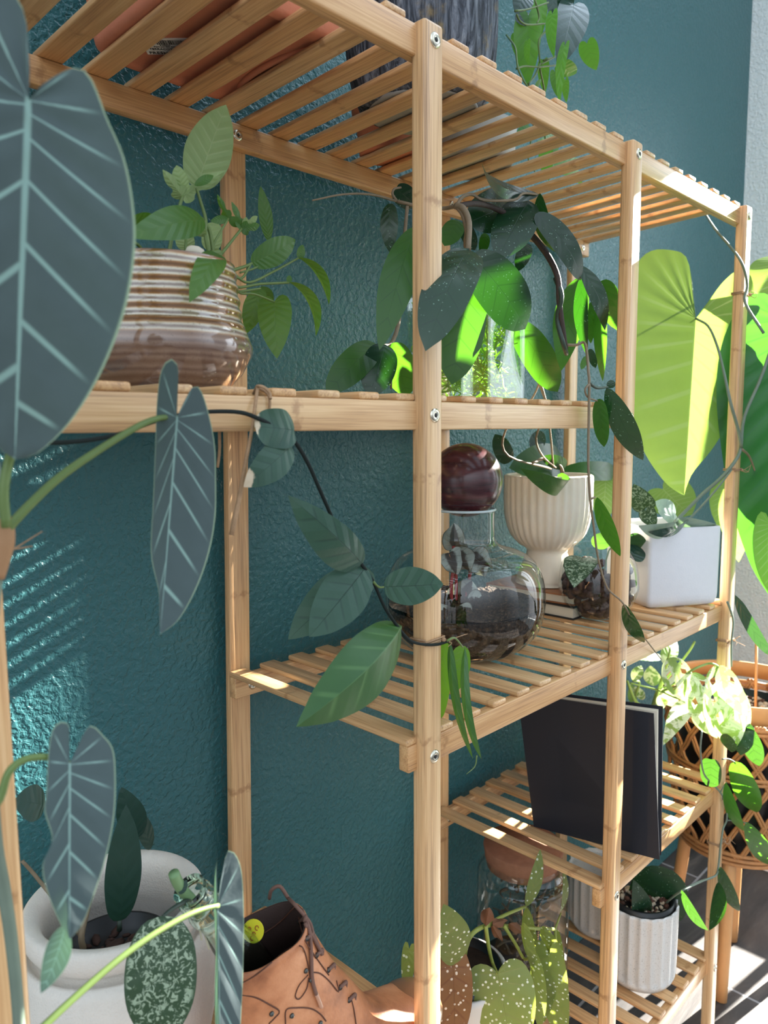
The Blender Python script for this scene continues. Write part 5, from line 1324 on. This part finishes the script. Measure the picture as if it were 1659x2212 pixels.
for j, (dz, off) in enumerate(((.0008, -.0014), (-.0006, -.0034), (-.03, -.004), (-.07, -.005))):
    vs += [boot_pt(-.408 + min(dz, 0), 2 * math.pi * k / NA, off) + Vector((0, 0, max(dz, 0))) for k in range(NA)]
for i in range(4):
    a0 = (len(zs) - 1) * NA if i == 0 else m0 + (i - 1) * NA
    a1 = m0 + i * NA
    for k in range(NA):
        k2 = (k + 1) % NA
        fs.append([a0 + k, a0 + k2, a1 + k2, a1 + k])
fs.append([m0 + 3 * NA + k for k in range(NA)][::-1])
fs.append(list(range(NA))[::-1])
nlin = NA * 2 + 1
b.add(vs, fs)
for q in range(len(b.mi) - nlin - NA, len(b.mi) - 1): b.mi[q] = 1
b.build('boot_upper', [LEA, simple('dark_lining', srgb(52, 34, 28), .8, bump=.4)], boot)
bvh = BVHTree.FromPolygons([Vector(v) for v in vs], fs)
def hit(u, v, lift=.0006):
    r = (FWD + RGT * ((u - CW / 2) / CF) - UPV * ((v - CH / 2) / CF)).normalized()
    h, nn, _, _ = bvh.ray_cast(CC, r)
    if h is None:
        h = U(u, v, y=by0); return h
    return h - r * lift
MB().ball((.024, by0, zl + .001), .040, 28, (1, .86, .68)).build('toe_cap', simple('toe_leather', srgb(142, 98, 68), .3, .5, coat=.3), boot)
ZB = (430, 1850, 3.318)
def zb_(p): return (ZB[0] + p[0] / ZB[2], ZB[1] + p[1] / ZB[2])
SEAM = simple('dark_stitching', srgb(84, 48, 32), .7)
b = MB()
for P in ([(290, 915), (400, 855), (520, 760), (640, 660), (720, 640), (760, 690), (790, 830), (800, 900)], [(290, 990), (400, 1010), (500, 1060), (575, 1110), (540, 1160), (500, 1200)],
          [(620, 1200), (625, 1100), (700, 1085), (800, 1090), (870, 1130), (910, 1180)], [(780, 850), (720, 920), (690, 1000), (720, 1020), (770, 950), (785, 870)], [(800, 830), (870, 840), (940, 900), (1000, 970), (985, 890)],
          [(710, 350), (715, 440), (760, 600), (850, 740), (930, 850)], [(330, 622), (450, 560), (580, 470), (690, 355)], [(1085, 1000), (1110, 1100), (1125, 1200)]):
    b.tube([hit(*zb_(p), .0004) for p in P], .0006, n=5, sub=4)
b.build('stitching', SEAM, boot)
LACE = simple('brown_lace', srgb(112, 80, 68), .7, bump=.6, bscale=900)
EYE = simple('eyelet_metal', srgb(84, 84, 80), .35, metal=.9)
eyes = [(720, 470), (770, 590), (840, 710), (925, 815), (1010, 940), (1075, 1030)]
for e in eyes:
    h = hit(*zb_(e), .0008)
    MB().tube([h + (CC - h).normalized() * -.001, h + (CC - h).normalized() * .0008], .0022, n=12).build('eyelet', EYE, boot)
for e in ((765, 820), (800, 885), (520, 1128), (665, 1142), (870, 1195)):
    h = hit(*zb_(e), .0006)
    MB().ball(h, .0021, 10).build('rivet', EYE, boot)
b = MB()
for i in range(len(eyes)):
    a = hit(*zb_(eyes[i]), .001)
    nxt = zb_((eyes[i][0] + 55, eyes[i][1] + 75 if i > 1 else eyes[i][1] + 40))
    c = hit(zb_((eyes[i][0] + 45, eyes[i][1] - 40))[0], zb_((eyes[i][0] + 45, eyes[i][1] - 40))[1], .003)
    d = hit(nxt[0], nxt[1], .002) + Vector((.002, .006, .001))
    b.tube([a, (a + c) / 2 + (CC - a).normalized() * .003, c, d], .0016, n=7)
b.tube([U(*zb_((640, 300)), y=.055), U(*zb_((580, 215)), y=.06), U(*zb_((520, 240)), y=.065), U(*zb_((505, 300)), y=.07)], .0016, n=7)
b.tube([U(*zb_((640, 300)), y=.055), U(*zb_((690, 350)), y=.04), hit(*zb_((790, 470)), .004), hit(*zb_((820, 560)), .005), hit(*zb_((880, 700)), .004), hit(*zb_((850, 640)), .005), hit(*zb_((760, 480)), .004)], .0016, n=7)
b.tube([hit(*zb_((735, 380)), .003), hit(*zb_((790, 520)), .004), hit(*zb_((805, 700)), .004), hit(*zb_((812, 880)), .003), hit(*zb_((840, 990)), .003)], .0016, n=7)
LCS = b.build('laces', LACE, boot)
MB().tube([hit(*zb_((840, 985)), .003), hit(*zb_((862, 1040)), .003), hit(*zb_((876, 1080)), .003)], .0018, n=7).build('lace_tip', simple('lace_tip_tan', srgb(184, 138, 112), .4), LCS)
tg = U(547, 2012, y=by0)
MB().tube([boot_pt(-.416, 3.3, -.004), boot_pt(-.412, 2.6, -.003), boot_pt(-.412, 1.9, -.004)], .0012, n=6).build('collar_lining', simple('collar', srgb(70, 44, 34), .8), boot)
tag_ = thing('plant_tag', 'little yellow tag with red squiggles tucked inside the boot', 'tag', tg - Vector((0, 0, .012)))
ctr = tg; ru, uu = RGT, UPV
vs = []
for dz in (0, .0012):
    for k in range(20):
        w = 2 * math.pi * k / 20
        vs.append(ctr + ru * (.0085 * math.cos(w)) + uu * (.0095 * math.sin(w)) + FWD * dz)
fs = [list(range(20)), list(range(20, 40))[::-1]] + [[k, 20 + k, 20 + (k + 1) % 20, (k + 1) % 20] for k in range(20)]
MB().add(vs, fs).build('tag_disc', simple('yellow_card', srgb(206, 196, 40), .5), tag_, smooth=False)
b = MB()
for cx_, cy_ in ((-.003, .002), (.0005, -.002), (.003, .003), (-.001, -.005)):
    b.tube([ctr - FWD * .0006 + ru * (cx_ + .0014 * math.cos(w)) + uu * (cy_ + .0018 * math.sin(w)) for w in np.linspace(0, 5.2, 9)], .0003, n=5, sub=2)
b.build('squiggles', simple('red_ink', srgb(150, 40, 30), .6), tag_)

# glass bottle with a cutting, leaning in the boot
m0 = U(408, 1920, y=.052); m1 = Vector((-.128, .050, -.478))
ax = (m0 - m1).normalized()
LB = (m0 - m1).length
Mb = Matrix.Translation(m1) @ Vector((0, 0, 1)).rotation_difference(ax).to_matrix().to_4x4()
bot = thing('glass_bottle', 'small clear glass bottle with a leaf cutting leaning in the top of the boot', 'bottle', m1)
pr = [(.0001, 0), (.0135, 0), (.0165, .003), (.017, .02), (.0165, LB * .45), (.015, LB * .6), (.0122, LB * .72), (.0118, LB * .80), (.0142, LB * .81), (.0142, LB * .84), (.0120, LB * .86), (.0120, LB * .90), (.0138, LB * .91), (.0138, LB * .94), (.0122, LB * .955), (.0126, LB), (.0112, LB), (.0104, LB * .95), (.0106, LB * .7), (.0145, LB * .5), (.0152, .02), (.012, .004), (.0001, .003)]
MB().lathe(pr, (0, 0, 0), 32, M=None).v
b = MB().lathe(pr, (0, 0, 0), 32)
b.v = [tuple(Mb @ Vector(p)) for p in b.v]
b.build('bottle_glass', GLASSG, bot)
stem(bot, [(375, 1886, .048), (383, 1905, .049), (398, 1928, .05), (415, 1945, .051), (432, 1975, .051)], [.0040, .0042, .0034], simple('cutting_stem', srgb(110, 140, 96), .45, var=.15), name='cutting', n=12)
stem(bot, [(414, 1940, .05), (395, 1950, .045), (370, 1965, .042), (352, 1980, .040)], [.0020, .0014], STEM_D, name='leaf_stalk')
leaves(bot, [(351, 1978, 346, 2260, 150, 'ellip', M_SILVER, dict(y0=.040, y1=.022, roll=.1, bend=-.05)), (388, 1932, 404, 1900, 18, 'lance', DP, dict(y0=.046))])
b = MB()
for P in ([(425, 1965), (440, 2010), (452, 2050)], [(420, 1960), (430, 2000), (436, 2030)]):
    b.tube([U(p[0], p[1], y=.051) for p in P], .0008, n=5)
b.build('roots', simple('white_roots', srgb(206, 200, 176), .6), bot)
